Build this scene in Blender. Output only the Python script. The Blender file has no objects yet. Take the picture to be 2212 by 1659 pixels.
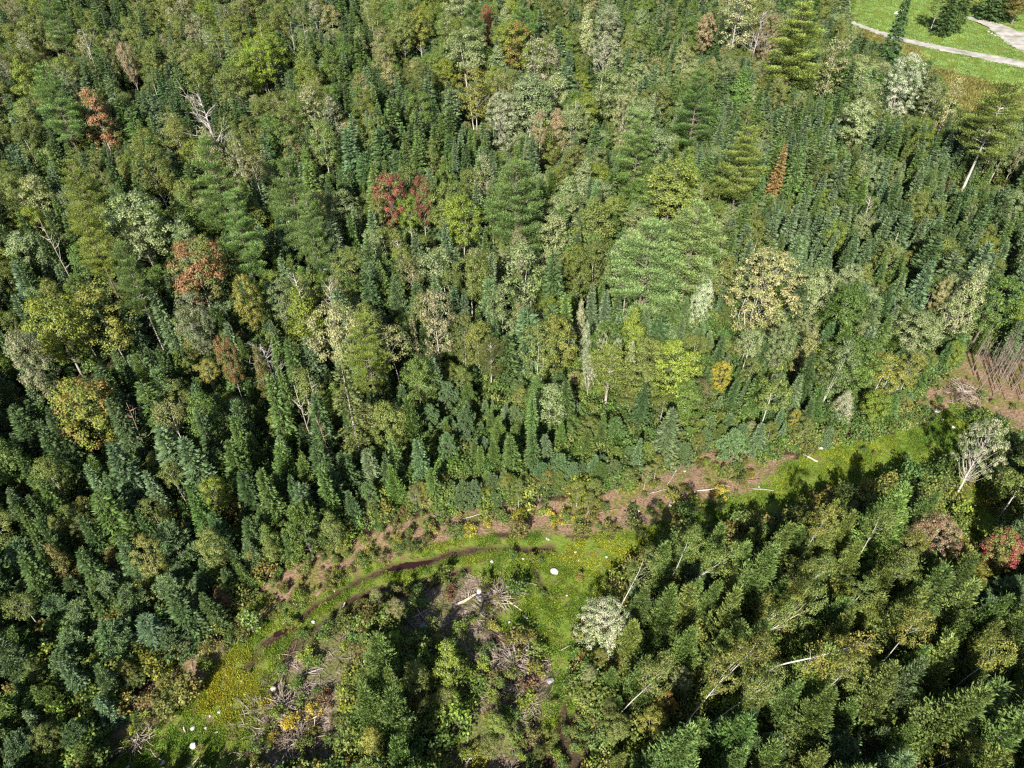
import bpy, math, random
import numpy as np
from mathutils import Vector, Matrix, Quaternion

SC = bpy.context.scene
COL = SC.collection
rng = np.random.default_rng(11)
random.seed(5)

# ------------------------------------------------------------------ camera, sky, sun, exposure
H = 60.0                      # drone height above the ground
PITCH = math.radians(43.0)
W2, H2, FPX = 1106.0, 829.5, 1587.0
cd = bpy.data.cameras.new('camera'); cam = bpy.data.objects.new('camera', cd); COL.objects.link(cam)
cam.location = (0, 0, H); cam.rotation_euler = (math.radians(90) - PITCH, 0, 0)
cd.sensor_width = 36.0; cd.lens = 36.0 * FPX / 2212.0
cd.clip_start = 0.5; cd.clip_end = 5000
SC.camera = cam
SUN_DIR = Vector((0.217, 0.778, -0.632)).normalized()      # the way the light travels
wd = bpy.data.worlds.new('World'); SC.world = wd; wd.use_nodes = True
nt = wd.node_tree; bg = nt.nodes['Background']
sky = nt.nodes.new('ShaderNodeTexSky'); sky.sky_type = 'NISHITA'; sky.sun_disc = False
sky.sun_elevation = math.asin(-SUN_DIR.z)
sky.sun_rotation = math.atan2(-SUN_DIR.x, -SUN_DIR.y)
nt.links.new(sky.outputs[0], bg.inputs[0]); bg.inputs[1].default_value = 0.06
sd = bpy.data.lights.new('sun', 'SUN'); sun = bpy.data.objects.new('sun', sd); COL.objects.link(sun)
sd.energy = 5.0; sd.angle = math.radians(0.5); sd.color = (1.0, 0.95, 0.86)
sun.rotation_euler = SUN_DIR.to_track_quat('-Z', 'Y').to_euler(); sun.location = (-20, -60, 90)
SC.view_settings.view_transform = 'Standard'; SC.view_settings.look = 'None'
SC.view_settings.exposure = 1.0; SC.view_settings.gamma = 1.0
SC.cycles.use_denoising = False; SC.cycles.max_bounces = 5; SC.cycles.diffuse_bounces = 2; SC.cycles.glossy_bounces = 1
SC.cycles.pixel_filter_type = 'BLACKMAN_HARRIS'; SC.cycles.filter_width = 1.3; SC.cycles.transmission_bounces = 2; SC.cycles.transparent_max_bounces = 2

CP, SP = math.cos(PITCH), math.sin(PITCH)
def proj(x, y, z):
    """world -> photo pixel (2212 x 1659 frame)"""
    d = y * CP + (H - z) * SP
    return W2 + FPX * x / d, H2 - FPX * (y * SP - (H - z) * CP) / d, d
def atz(u, v, z=0.0):
    """photo pixel -> world point at height z"""
    x = (u - W2) / FPX; t = (H2 - v) / FPX
    dy = CP + t * SP; dz = -SP + t * CP
    k = (z - H) / dz
    return x * k, dy * k

# ------------------------------------------------------------------ noise, polygons
def lattice(seed, n=64):
    r = np.random.default_rng(seed); return r.random((n, n))
_L = {s: lattice(s) for s in range(1, 9)}
def vnoise(x, y, s, seed=1):
    x = np.asarray(x) / s + 100.3; y = np.asarray(y) / s + 57.7
    L = _L[seed]; n = L.shape[0]
    xi = np.floor(x).astype(int); yi = np.floor(y).astype(int); fx = x - xi; fy = y - yi
    fx = fx * fx * (3 - 2 * fx); fy = fy * fy * (3 - 2 * fy)
    a = L[xi % n, yi % n]; b = L[(xi + 1) % n, yi % n]; c = L[xi % n, (yi + 1) % n]; d = L[(xi + 1) % n, (yi + 1) % n]
    return (a * (1 - fx) + b * fx) * (1 - fy) + (c * (1 - fx) + d * fx) * fy
def inpoly(u, v, poly):
    u = np.asarray(u, float); v = np.asarray(v, float); r = np.zeros(u.shape, bool)
    n = len(poly)
    for i in range(n):
        x0, y0 = poly[i]; x1, y1 = poly[(i + 1) % n]
        if y0 == y1: continue
        c = ((y0 > v) != (y1 > v)) & (u < (x1 - x0) * (v - y0) / (y1 - y0) + x0)
        r ^= c
    return r
GRASS = [
 [(690,1285),(760,1235),(860,1200),(960,1165),(1100,1155),(1250,1160),(1400,1140),(1470,1120),(1420,1200),(1340,1260),(1300,1290),
  (1275,1370),(1240,1430),(1240,1540),(1220,1575),(1150,1600),(1130,1540),(1190,1500),(1190,1420),(1090,1370),(1060,1330),(1110,1290),(1130,1262),
  (1000,1240),(900,1255),(800,1285),(700,1335),(640,1375),(600,1405),(610,1440),(575,1500),(560,1560),(545,1600),(530,1690),
  (200,1700),(260,1620),(340,1560),(400,1520),(440,1470),(490,1400),(560,1350),(620,1320)],
 [(1470,1150),(1510,1095),(1640,1055),(1690,1000),(1800,960),(1930,935),(2010,905),(2060,870),(2110,900),(2100,1000),(2020,1025),(1900,1062),(1750,1092),(1620,1130),(1520,1165)],
 [(2070,1060),(2130,1040),(2160,1150),(2110,1190),(2070,1150)]]
SOIL = [
 [(900,1150),(930,1105),(1180,1085),(1300,1070),(1400,1035),(1500,980),(1640,980),(1720,985),(1640,1065),(1510,1098),(1420,1135),(1250,1158),(1100,1153),(960,1163)],
 [(1960,900),(2010,830),(2090,765),(2230,790),(2240,980),(2110,900),(2060,870),(2010,915)],
 [(520,1330),(440,1375),(370,1440),(300,1490),(230,1580),(180,1670),(60,1700),(260,1620),(340,1560),(430,1480),(490,1400)]]
SLASH = [
 [(560,1470),(640,1375),(700,1340),(770,1400),(740,1680),(520,1680),(525,1560)],
 [(1000,1242),(1120,1240),(1130,1262),(1060,1330),(1090,1375),(1190,1425),(1190,1560),(1130,1680),(960,1680),(1000,1450),(880,1400),(840,1300)]]
BRUSH = [[(480,1335),(590,1235),(700,1200),(860,1120),(940,1098),(965,1163),(860,1205),(760,1240),(690,1290),(560,1350),(500,1380)],
 [(680,1290),(800,1280),(1000,1240),(1060,1330),(1000,1400),(860,1330),(760,1330),(700,1390),(660,1370)],
 [(960,1560),(1130,1555),(1280,1540),(1300,1720),(960,1720)]]
MEADOW = [[(1838,90),(1838,-80),(2600,-80),(2600,300),(2300,290),(2212,262),(2130,262),(2070,255),(2040,215),(2010,160),(1950,130),(1900,105)]]
WEEDS = [[(2000,150),(2080,158),(2212,205),(2600,260),(2600,320),(2212,300),(2080,262),(2040,215)],
         [(1838,58),(1900,78),(1990,105),(2000,150),(1950,130),(1890,100),(1838,95)]]
def anyin(u, v, L):
    r = np.zeros(np.shape(u), bool)
    for p in L: r |= inpoly(u, v, p)
    return r
RUTS = [([(1195,1182),(1130,1186),(1060,1182),(990,1190),(930,1206),(885,1214),(830,1228),(770,1250),(720,1278),(670,1312),(620,1350),(570,1390),(530,1440)], .5),
        ([(1010,1226),(960,1238),(900,1252),(860,1262),(810,1274),(750,1300),(700,1335),(650,1372),(610,1420)], .5),
        ([(1160,1530),(1150,1570),(1138,1600),(1125,1640),(1118,1690)], .42),
        ([(1225,1520),(1215,1560),(1195,1600),(1178,1650),(1170,1700)], .42),
        ([(1152,1200),(1158,1232),(1172,1262),(1196,1292)], .35),
        ([(1060,1330),(1068,1370),(1085,1400)], .6)]
RUTW = [([atz(u, v) for u, v in pts], w) for pts, w in RUTS]
def rutdist(x, y):
    x = x + (vnoise(x, y, 1.1, 8) - .5) * .55; y = y + (vnoise(x, y, 1.4, 7) - .5) * .55
    best = np.full(np.shape(x), 99.0)
    for pts, w in RUTW:
        for (ax, ay), (bx, by) in zip(pts[:-1], pts[1:]):
            dx, dy = bx - ax, by - ay; L = dx * dx + dy * dy
            t = np.clip(((x - ax) * dx + (y - ay) * dy) / L, 0, 1)
            best = np.minimum(best, np.hypot(x - ax - t * dx, y - ay - t * dy) / w)
    return best
def ground_z(x, y):
    x = np.asarray(x, float); y = np.asarray(y, float)
    z = (vnoise(x, y, 23, 1) - .5) * .8 + (vnoise(x, y, 6, 2) - .5) * .28 + (vnoise(x, y, 1.7, 3) - .5) * .14
    r = rutdist(x, y)
    return z - .16 * np.exp(-(r / 1.0) ** 2) + .05 * np.exp(-((r - 2.0) / .7) ** 2)

# ------------------------------------------------------------------ materials
def new_mat(name):
    m = bpy.data.materials.new(name); m.use_nodes = True; n = m.node_tree
    for q in list(n.nodes): n.nodes.remove(q)
    return m, n, n.nodes, n.links
def leaf_mat(name, trans=.22, rough=.5, spec=.35):
    m, n, N, L = new_mat(name)
    a = N.new('ShaderNodeAttribute'); a.attribute_type = 'INSTANCER'; a.attribute_name = 'tint'
    b = N.new('ShaderNodeAttribute'); b.attribute_type = 'INSTANCER'; b.attribute_name = 'tint2'
    c = N.new('ShaderNodeAttribute'); c.attribute_type = 'GEOMETRY'; c.attribute_name = 'cv'
    s = N.new('ShaderNodeSeparateXYZ'); L.new(c.outputs['Vector'], s.inputs[0])
    oi = N.new('ShaderNodeObjectInfo')
    ad = N.new('ShaderNodeMath'); ad.operation = 'ADD'; L.new(s.outputs[0], ad.inputs[0]); L.new(oi.outputs['Random'], ad.inputs[1])
    fr = N.new('ShaderNodeMath'); fr.operation = 'FRACT'; L.new(ad.outputs[0], fr.inputs[0])
    mr = N.new('ShaderNodeMapRange'); L.new(fr.outputs[0], mr.inputs[0]); mr.inputs[1].default_value = .45; mr.inputs[2].default_value = .75
    mx = N.new('ShaderNodeMix'); mx.data_type = 'RGBA'
    L.new(mr.outputs[0], mx.inputs['Factor']); L.new(a.outputs['Color'], mx.inputs['A']); L.new(b.outputs['Color'], mx.inputs['B'])
    hv = N.new('ShaderNodeHueSaturation')
    r2 = N.new('ShaderNodeMapRange'); L.new(s.outputs[1], r2.inputs[0]); r2.inputs[3].default_value = .5; r2.inputs[4].default_value = 1.55
    L.new(r2.outputs[0], hv.inputs['Value']); L.new(mx.outputs['Result'], hv.inputs['Color'])
    r3 = N.new('ShaderNodeMapRange'); L.new(s.outputs[2], r3.inputs[0]); r3.inputs[3].default_value = .485; r3.inputs[4].default_value = .515
    L.new(r3.outputs[0], hv.inputs['Hue'])
    p = N.new('ShaderNodeBsdfPrincipled'); p.inputs['Roughness'].default_value = rough
    p.inputs['Specular IOR Level'].default_value = spec
    t = N.new('ShaderNodeBsdfTranslucent'); ms = N.new('ShaderNodeMixShader'); ms.inputs[0].default_value = trans
    L.new(hv.outputs[0], p.inputs['Base Color']); L.new(hv.outputs[0], t.inputs[0])
    L.new(p.outputs[0], ms.inputs[1]); L.new(t.outputs[0], ms.inputs[2])
    o = N.new('ShaderNodeOutputMaterial'); L.new(ms.outputs[0], o.inputs[0])
    return m
def noise_mat(name, c1, c2, scale=3.0, c3=None, rough=.9, spec=.2, detail=6, bump=.3, stretch=None, p0=.35, p1=.65):
    m, n, N, L = new_mat(name)
    tc = N.new('ShaderNodeTexCoord'); src = tc.outputs['Object']
    if stretch:
        mp = N.new('ShaderNodeMapping'); mp.inputs['Scale'].default_value = stretch; L.new(src, mp.inputs[0]); src = mp.outputs[0]
    nz = N.new('ShaderNodeTexNoise'); nz.inputs['Scale'].default_value = scale; nz.inputs['Detail'].default_value = detail
    L.new(src, nz.inputs['Vector'])
    r = N.new('ShaderNodeValToRGB'); e = r.color_ramp.elements
    e[0].position = p0; e[0].color = (*c1, 1); e[1].position = p1; e[1].color = (*c2, 1)
    if c3: q = e.new(.5 * (p0 + p1)); q.color = (*c3, 1)
    L.new(nz.outputs[0], r.inputs[0])
    p = N.new('ShaderNodeBsdfPrincipled'); p.inputs['Roughness'].default_value = rough; p.inputs['Specular IOR Level'].default_value = spec
    L.new(r.outputs[0], p.inputs['Base Color'])
    if bump:
        b = N.new('ShaderNodeBump'); b.inputs['Strength'].default_value = bump; b.inputs['Distance'].default_value = .05
        L.new(nz.outputs[0], b.inputs['Height']); L.new(b.outputs[0], p.inputs['Normal'])
    o = N.new('ShaderNodeOutputMaterial'); L.new(p.outputs[0], o.inputs[0])
    return m
M = {}
M['needle'] = leaf_mat('needle_foliage', .12, .55, .25)
M['leaf'] = leaf_mat('leaf_foliage', .25, .5, .3)
M['grassb'] = leaf_mat('grass_blades', .3, .6, .15)
M['bark'] = noise_mat('grey_brown_bark', (.09,.07,.055), (.24,.2,.16), 4, stretch=(3,3,.6))
M['birch'] = noise_mat('white_birch_bark', (.14,.12,.1), (.56,.52,.46), 5, stretch=(.6,.6,4), p0=.3, p1=.42)
M['pale'] = noise_mat('pale_bark', (.28,.25,.21), (.5,.46,.4), 3, stretch=(3,3,.6))
M['dead'] = noise_mat('weathered_dead_wood', (.22,.19,.17), (.5,.46,.42), 5, stretch=(2,2,.5))
M['reddead'] = noise_mat('reddish_dead_wood', (.2,.11,.08), (.42,.28,.22), 5, stretch=(2,2,.5))
M['stem'] = noise_mat('brown_stem', (.13,.1,.08), (.34,.28,.23), 5)
M['cut'] = noise_mat('pale_cut_wood', (.38,.29,.2), (.72,.62,.5), 6)
M['rock'] = noise_mat('pale_granite', (.3,.28,.27), (.75,.73,.7), 4, c3=(.55,.53,.5), bump=.6)
M['rockd'] = noise_mat('grey_granite', (.16,.15,.15), (.4,.38,.36), 4, bump=.6)
M['gravel'] = noise_mat('grey_gravel', (.22,.2,.16), (.44,.42,.38), .45, bump=.1, p0=.3, p1=.6, detail=10)
M['twig'] = noise_mat('brown_grey_twigs', (.1,.075,.055), (.42,.35,.28), .9, p0=.4, p1=.62)
M['stump'] = noise_mat('stump_wood', (.14,.11,.09), (.35,.3,.25), 6)

# ------------------------------------------------------------------ mesh helpers
def mk_mesh(name, V, F, mats, cv=None, mi=None, smooth=False):
    """V (n,3); F list of int arrays (m,k); numpy-fast mesh"""
    me = bpy.data.meshes.new(name)
    V = np.asarray(V, np.float32); me.vertices.add(len(V)); me.vertices.foreach_set('co', V.ravel())
    loops = np.concatenate([f.ravel() for f in F]).astype(np.int32)
    tot = np.concatenate([np.full(len(f), f.shape[1], np.int32) for f in F])
    st = np.zeros(len(tot), np.int32); st[1:] = np.cumsum(tot)[:-1]
    me.loops.add(len(loops)); me.loops.foreach_set('vertex_index', loops)
    me.polygons.add(len(tot)); me.polygons.foreach_set('loop_start', st); me.polygons.foreach_set('loop_total', tot)
    if mi is not None: me.polygons.foreach_set('material_index', np.asarray(mi, np.int32))
    me.polygons.foreach_set('use_smooth', np.full(len(tot), smooth, bool))
    for m in mats: me.materials.append(m)
    if cv is not None:
        at = me.attributes.new('cv', 'FLOAT_VECTOR', 'FACE'); at.data.foreach_set('vector', np.asarray(cv, np.float32).ravel())
    me.update(); me.validate()
    return me
def norm(a): return a / np.maximum(np.linalg.norm(a, axis=-1, keepdims=True), 1e-6)
def rvec(n): return norm(rng.normal(size=(n, 3)))
class Leaves:
    """collects diamond-shaped leaf / needle-spray faces"""
    def __init__(s): s.V = []; s.C = []; s.n = 0
    def add(s, P, D, N, L, W, c, sharp=.45):
        P = np.asarray(P, float); n = len(P); D = norm(D); S = norm(np.cross(D, N)); L = np.broadcast_to(L, (n,))[:, None]; W = np.broadcast_to(W, (n,))[:, None]
        mid = P + D * L * sharp
        s.V.append(np.stack([P, mid + S * W * .5, P + D * L, mid - S * W * .5], 1).reshape(-1, 3))
        cc = np.empty((n, 3)); cc[:, 0] = c; cc[:, 1] = rng.random(n); cc[:, 2] = rng.random(n); s.C.append(cc); s.n += n
    def mesh(s, name, mat):
        V = np.concatenate(s.V); F = np.arange(len(V)).reshape(-1, 4)
        return mk_mesh(name, V, [F], [mat], np.concatenate(s.C))
class Tubes:
    def __init__(s): s.V = []; s.F = []; s.n = 0
    def add(s, pts, rad, k=6, cap=True):
        pts = np.asarray(pts, float); m = len(pts); T = np.gradient(pts, axis=0); T = norm(T)
        ref = np.array([1., 0, 0]) if abs(T[0, 0]) < .8 else np.array([0, 1., 0])
        A = norm(np.cross(T, ref)); B = np.cross(T, A); th = np.arange(k) * 2 * math.pi / k
        R = np.asarray(rad, float)[:, None, None]
        V = pts[:, None] + R * (A[:, None] * np.cos(th)[None, :, None] + B[:, None] * np.sin(th)[None, :, None])
        i = np.arange(m - 1)[:, None] * k; j = np.arange(k)[None]; j2 = (j + 1) % k
        F = np.stack([i + j, i + j2, i + k + j2, i + k + j], -1).reshape(-1, 4) + s.n
        s.V.append(V.reshape(-1, 3)); s.F.append(F); s.n += m * k
        if cap:
            for e, q in ((0, pts[0]), (m - 1, pts[-1])):
                s.V.append(q[None]); c = s.n; s.n += 1
                a = np.arange(k) + (c - m * k if e == 0 else c - 1 - k)
                base = (c - m * k) if e == 0 else (c - 1 - k)
                a = base + np.arange(k); b = base + (np.arange(k) + 1) % k
                s.F.append(np.stack([a, b, np.full(k, c), np.full(k, c)], 1)[:, :3] if False else np.stack([a, b, np.full(k, c)], 1))
    def mesh(s, name, mat):
        q = [f for f in s.F if f.shape[1] == 4]; t = [f for f in s.F if f.shape[1] == 3]
        FF = [np.concatenate(q)] + ([np.concatenate(t)] if t else [])
        return mk_mesh(name, np.concatenate(s.V), FF, [mat], smooth=True)
def bend(p0, d, L, n=5, wig=.12, up=0.0):
    p = [np.array(p0, float)]; d = norm(np.array(d, float))
    for i in range(n):
        d = norm(d + rng.normal(size=3) * wig + np.array([0, 0, up])); p.append(p[-1] + d * L / n)
    return np.array(p)

# ------------------------------------------------------------------ tree kinds: each returns (crown mesh, trunk mesh, height, radius)
def gen_fir(h=9., r=1.5, dense=1., droop=.15, power=.85, base=.06, sz=.3, gap=0.):
    lv = Leaves(); tb = Tubes()
    tb.add([(0, 0, -.3), (0, 0, h * .5), (0, 0, h * .98)], [.11 * h / 9, .07 * h / 9, .01], 6)
    z = h * base; k = 0
    while z < h * .97:
        t = z / h; Lr = r * (1 - t) ** power * (.35 + .65 * min(1, (t - base + .12) / .18))
        nb = int(rng.integers(6, 9)) if t < .85 else 5
        a0 = rng.random() * 6.28
        for b in range(nb):
            if rng.random() < gap: continue
            a = a0 + b * 6.283 / nb + rng.normal() * .2; L = Lr * rng.uniform(.72, 1.2) + .06
            el = -droop + .75 * t * t + rng.normal() * .08
            d = np.array([math.cos(a) * math.cos(el), math.sin(a) * math.cos(el), math.sin(el)])
            o = np.array([0, 0, z + rng.normal() * .07])
            n = max(5, int(38 * L * dense)); s = rng.random(n) ** .65
            side = np.array([-math.sin(a), math.cos(a), 0.])
            spread = rng.normal(size=n) * .18 * (1.15 - s) * min(1.2, L)
            P = o + d * (s * L)[:, None] + side * spread[:, None] + np.array([0, 0, 1.]) * (-.10 * s * s * L + rng.normal(size=n) * .03)[:, None]
            D = d * .8 + side * (np.sign(spread) * .65)[:, None] + rvec(n) * .25 + np.array([0, 0, .15])
            N = np.array([0, 0, 1.]) * .6 + d * .8 + rvec(n) * .55
            lv.add(P, D, N, sz * rng.uniform(.7, 1.2, n), sz * .36 * rng.uniform(.7, 1.2, n), rng.random())
        z += h * .026 * (1.25 - .5 * t) * rng.uniform(.8, 1.2)
    n = 16; zz = h * rng.uniform(.93, 1., n); P = np.stack([0 * zz, 0 * zz, zz], 1)
    lv.add(P, rvec(n) * .6 + [0, 0, 1.2], rvec(n), sz * .7, sz * .25, .5)
    return lv, tb, h, r
def gen_larch(h=9., r=2.1, n_w=18, sz=.27, asc=.35):
    """soft feathery young conifer with ascending branches"""
    lv = Leaves(); tb = Tubes()
    tb.add([(0, 0, -.3), (0, 0, h * .5), (0, 0, h * .85)], [.09, .035, .008], 6)
    for i in range(n_w * 8):
        t = rng.uniform(.05, .97); z = h * t; a = rng.random() * 6.283
        L = (r * 1.15 * (1 - t) ** .95 * min(1, .6 + t * 3)) * rng.uniform(.55, 1.25) + .12
        el = asc * rng.uniform(.3, 1.5) + .4 * t
        d = np.array([math.cos(a) * math.cos(el), math.sin(a) * math.cos(el), math.sin(el)])
        n = max(10, int(60 * L)); s = rng.random(n) ** .85
        side = np.array([-math.sin(a), math.cos(a), 0.])
        w = rng.normal(size=n) * .21
        P = np.array([0, 0, z]) + d * (s * L)[:, None] + side * w[:, None] + rng.normal(size=(n, 3)) * .05
        D = d * .8 + side * (np.sign(w) * .5)[:, None] + rvec(n) * .6 + np.array([0, 0, .3])
        N = np.array([0, 0, 1.]) + d * .7 + rvec(n) * .7
        lv.add(P, D, N, sz * rng.uniform(.6, 1.3, n), sz * .32, rng.random())
    return lv, tb, h, r
def gen_pine(h=17., r=4.4, start=.3, n_w=12, asc=.18, clump=1., bark_r=.22, sparse=0., flat=1.0):
    """white pine: long limbs carrying flat plates of upturned needle tufts"""
    lv = Leaves(); tb = Tubes()
    tr = np.array([(0, 0, -.4), (.1, 0, h * .3), (-.05, .1, h * .6), (0, 0, h * .97)])
    tb.add(tr, [bark_r, bark_r * .8, bark_r * .5, .03], 8)
    for i in range(n_w):
        t = start + (1 - start) * (i + rng.uniform(-.2, .2)) / n_w; t = min(max(t, start), .98); q = (t - start) / (1 - start)
        prof = (1 - q) ** .62 * min(1, .62 + q * 1.9)
        nb = int(rng.integers(4, 7)); a0 = rng.random() * 6.283
        for b in range(nb):
            if rng.random() < sparse: continue
            a = a0 + b * 6.283 / nb + rng.normal() * .3; L = r * prof * rng.uniform(.6, 1.15) + .35
            el = asc + .7 * q * q + rng.normal() * .1
            d = np.array([math.cos(a) * math.cos(el), math.sin(a) * math.cos(el), math.sin(el)])
            p = bend((0, 0, h * t), d, L, 5, .09, .03); tb.add(p, np.linspace(.075, .012, 6) * (h / 17), 4, cap=False)
            nc = max(2, int(round(L * 1.5 * clump)))
            for c in range(nc):
                s = 1 - (c / nc) * .72; k = s * 5; k0 = min(int(k), 4); pc = p[k0] * (1 - (k - k0)) + p[k0 + 1] * (k - k0)
                side = np.array([-math.sin(a), math.cos(a), 0.])
                pc = pc + side * rng.normal() * .34 * min(1.6, L * .4) + np.array([0, 0, .12])
                rr = rng.uniform(.5, .95) * (.7 + .3 * min(1, L / 3)) * (1 if L > 1.2 else .7)
                n = int(90 * (rr / .6) ** 1.6); e = rvec(n) * (rng.random(n) ** .45)[:, None] * np.array([rr, rr, rr * .28 * flat])
                e = e + d * (e @ d)[:, None] * .35
                P = pc + e
                D = norm(e * np.array([1, 1, 1.3])) * .9 + np.array([0, 0, .55]) + d * .5 + rvec(n) * .35
                N = np.array([0, 0, 1.]) + rvec(n) * .6
                lv.add(P, D, N, .27 * rng.uniform(.7, 1.2, n), .085, rng.random())
    return lv, tb, h, r
def gen_youngpine(h=5., r=1.9):
    """bushy young pine: rounded, star-like tufts at the ends of rising branches"""
    lv = Leaves(); tb = Tubes(); tb.add([(0, 0, -.3), (0, 0, h * .95)], [.1, .02], 6)
    for i in range(120):
        t = rng.uniform(.08, .98); a = rng.random() * 6.283
        L = r * math.sqrt(max(.02, 1 - t ** 1.6)) * rng.uniform(.55, 1.12) + .1; el = .35 + .6 * t
        d = np.array([math.cos(a) * math.cos(el), math.sin(a) * math.cos(el), math.sin(el)])
        p = bend((0, 0, h * t * .86), d, L, 3, .1, .06)
        if i % 3 == 0: tb.add(p, [.03, .025, .02, .01], 3, cap=False)
        for c in range(3):
            pc = p[-1] - d * c * .3 * L / 1.6 + rng.normal(size=3) * .1
            n = 34; D = rvec(n) + d * .7 + np.array([0, 0, .4])
            lv.add(pc + rvec(n) * .07, D, rvec(n) + [0, 0, .6], .26 * rng.uniform(.7, 1.2, n), .055, rng.random())
    return lv, tb, h, r
def gen_broad(h=12., r=3., start=.33, n_c=95, leaf=.2, cl=.72, fill=105, shape='round', airy=0., trunk=.16, forks=9, multi=1, leanz=0.):
    """broadleaf crown: limbs that end in leaf clumps with gaps in between"""
    lv = Leaves(); tb = Tubes(); c0 = h * start; ch = h - c0
    for m in range(multi):
        off = np.array([rng.normal() * .35, rng.normal() * .35, 0]) * (multi > 1)
        topx = rng.normal(size=2) * r * (.12 if multi == 1 else .35)
        tr = np.array([(0, 0, -.3), (off[0], off[1], c0 * .6), (off[0] + topx[0] * .5, off[1] + topx[1] * .5, c0 + ch * .25), (topx[0], topx[1], c0 + ch * .62)])
        tb.add(tr, [trunk, trunk * .75, trunk * .42, .012], 7)
    ctr = []
    for i in range(n_c):
        for _ in range(12):
            q = rng.random() ** .8; a = rng.random() * 6.283
            if shape == 'round': pr = math.sqrt(max(0, 1 - (2 * q - 1) ** 2)) * (1 if q < .5 else 1) * .96 + .08
            elif shape == 'column': pr = (math.sin(math.pi * min(1, q * .92 + .06))) ** .55
            elif shape == 'dome': pr = math.sqrt(max(0, 1 - q ** 2.2))
            else: pr = (1 - q) ** .75 * min(1, .4 + q * 3)
            s = rng.random() ** .38
            p = np.array([math.cos(a) * r * pr * s, math.sin(a) * r * pr * s, c0 + ch * q])
            p += np.array([math.sin(a * 3 + i) * .1, 0, 0])
            if all(np.linalg.norm((p - c) / [1, 1, .8]) > cl * .72 for c in ctr) or _ == 11: break
        ctr.append(p)
    ctr = np.array(ctr)
    for i in rng.choice(len(ctr), min(len(ctr), forks * 2), replace=False):
        e = ctr[i]; zb = max(c0 * .75, e[2] - np.hypot(e[0], e[1]) * 1.1 - .3); b = np.array([0, 0, zb])
        e = b + (e - b) * .8; mid = (b + e) * .5 + np.array([0, 0, -.2]) + rng.normal(size=3) * .12
        tb.add([b, mid, e], [trunk * .22, trunk * .14, .008], 4, cap=False)
    cen = np.array([0, 0, c0 + ch * .35])
    for c in ctr:
        out = norm((c - cen) * np.array([1, 1, .8])); rr = cl * rng.uniform(.65, 1.15); n = int(fill * (rr / cl) ** 2 * (1 - airy))
        e = rvec(n) * (rng.random(n) ** .4)[:, None] * np.array([rr, rr, rr * .66])
        P = c + e
        N = norm(e) * .8 + out * .5 + np.array([0, 0, .45]) + rvec(n) * .55
        D = rvec(n) + np.array([0, 0, -.25]) + out * .3
        D = D - N * (np.sum(D * N, 1) / np.sum(N * N, 1))[:, None]
        lv.add(P, D, N, leaf * rng.uniform(.7, 1.3, n), leaf * .75 * rng.uniform(.7, 1.2, n), rng.random())
    return lv, tb, h, r
def gen_snag(h=9., nb=12, fine=0, spread=.5):
    tb = Tubes(); tr = bend((0, 0, -.3), (0, 0, 1), h, 7, .05, .1); tb.add(tr, np.linspace(.11, .02, 8), 7)
    for i in range(nb):
        k = rng.uniform(2.2, 6.8); k0 = int(k); p = tr[k0] * (1 - k + k0) + tr[k0 + 1] * (k - k0); a = rng.random() * 6.283
        L = h * .22 * rng.uniform(.5, 1.3) * (1.2 - k / 9); b = bend(p, (math.cos(a), math.sin(a), spread), L, 4, .18, .12)
        tb.add(b, np.linspace(.045, .01, 5), 4)
        for f in range(fine):
            q = b[rng.integers(1, 5)]; tb.add(bend(q, (math.cos(a) + rng.normal() * .6, math.sin(a) + rng.normal() * .6, .6), L * .55, 3, .2, .1), [.018, .014, .01, .006], 3)
    return tb, h
def gen_shrub(h=2., r=1.1, n_s=9, leaf=.2, n_c=16, fill=34):
    lv = Leaves(); tb = Tubes()
    for i in range(n_s):
        a = rng.random() * 6.283; tb.add(bend((0, 0, -.1), (math.cos(a) * .5, math.sin(a) * .5, 1), h * rng.uniform(.6, .95), 3, .12), [.03, .025, .018, .008], 3, cap=False)
    for i in range(n_c):
        a = rng.random() * 6.283; q = rng.random(); s = rng.random() ** .5
        c = np.array([math.cos(a) * r * s * (1 - .5 * q), math.sin(a) * r * s * (1 - .5 * q), h * (.25 + .7 * q)]); cc = rng.random()
        e = rvec(fill) * (rng.random(fill) ** .4)[:, None] * .38
        lv.add(c + e, rvec(fill), norm(e) + [0, 0, .7] + rvec(fill) * .5, leaf * rng.uniform(.6, 1.2, fill), leaf * .7, cc)
    return lv, tb, h, r

KINDS = {}
def reg(kind, gens, leafm, barks, name, cat):
    L = []
    for i, g in enumerate(gens):
        lv, tb, h, r = g(); bk = barks[i % len(barks)]
        L.append((lv.mesh(name + '_crown', M[leafm]), tb.mesh(name + '_trunk', M[bk]), h, r, leafm, bk))
    KINDS[kind] = dict(v=L, name=name, cat=cat)
reg('fir', [lambda: gen_fir(9, 1.45), lambda: gen_fir(9, 1.3, droop=.05), lambda: gen_fir(9, 1.6, droop=.25, power=.75), lambda: gen_fir(9, 1.5, gap=.12, droop=.2), lambda: gen_fir(9, 1.75, power=.95, dense=.9), lambda: gen_fir(9, 1.35, power=.7, gap=.05), lambda: gen_fir(9, 1.7, power=1.05, gap=.22, droop=.1), lambda: gen_fir(9, 1.5, power=.6, gap=.1, sz=.36), lambda: gen_fir(9, 1.9, power=.8, gap=.18, droop=.3, sz=.34), lambda: gen_fir(9, 1.25, power=.5, gap=.3, droop=.28, dense=.8)], 'needle', ['bark'], 'fir_tree', 'fir')
reg('oldspruce', [lambda: gen_fir(15, 2.6, droop=.3, power=.6, gap=.3, dense=.75, base=.2), lambda: gen_fir(15, 2.2, droop=.35, power=.5, gap=.4, dense=.7, base=.25)], 'needle', ['dead'], 'spruce_tree', 'spruce')
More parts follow.
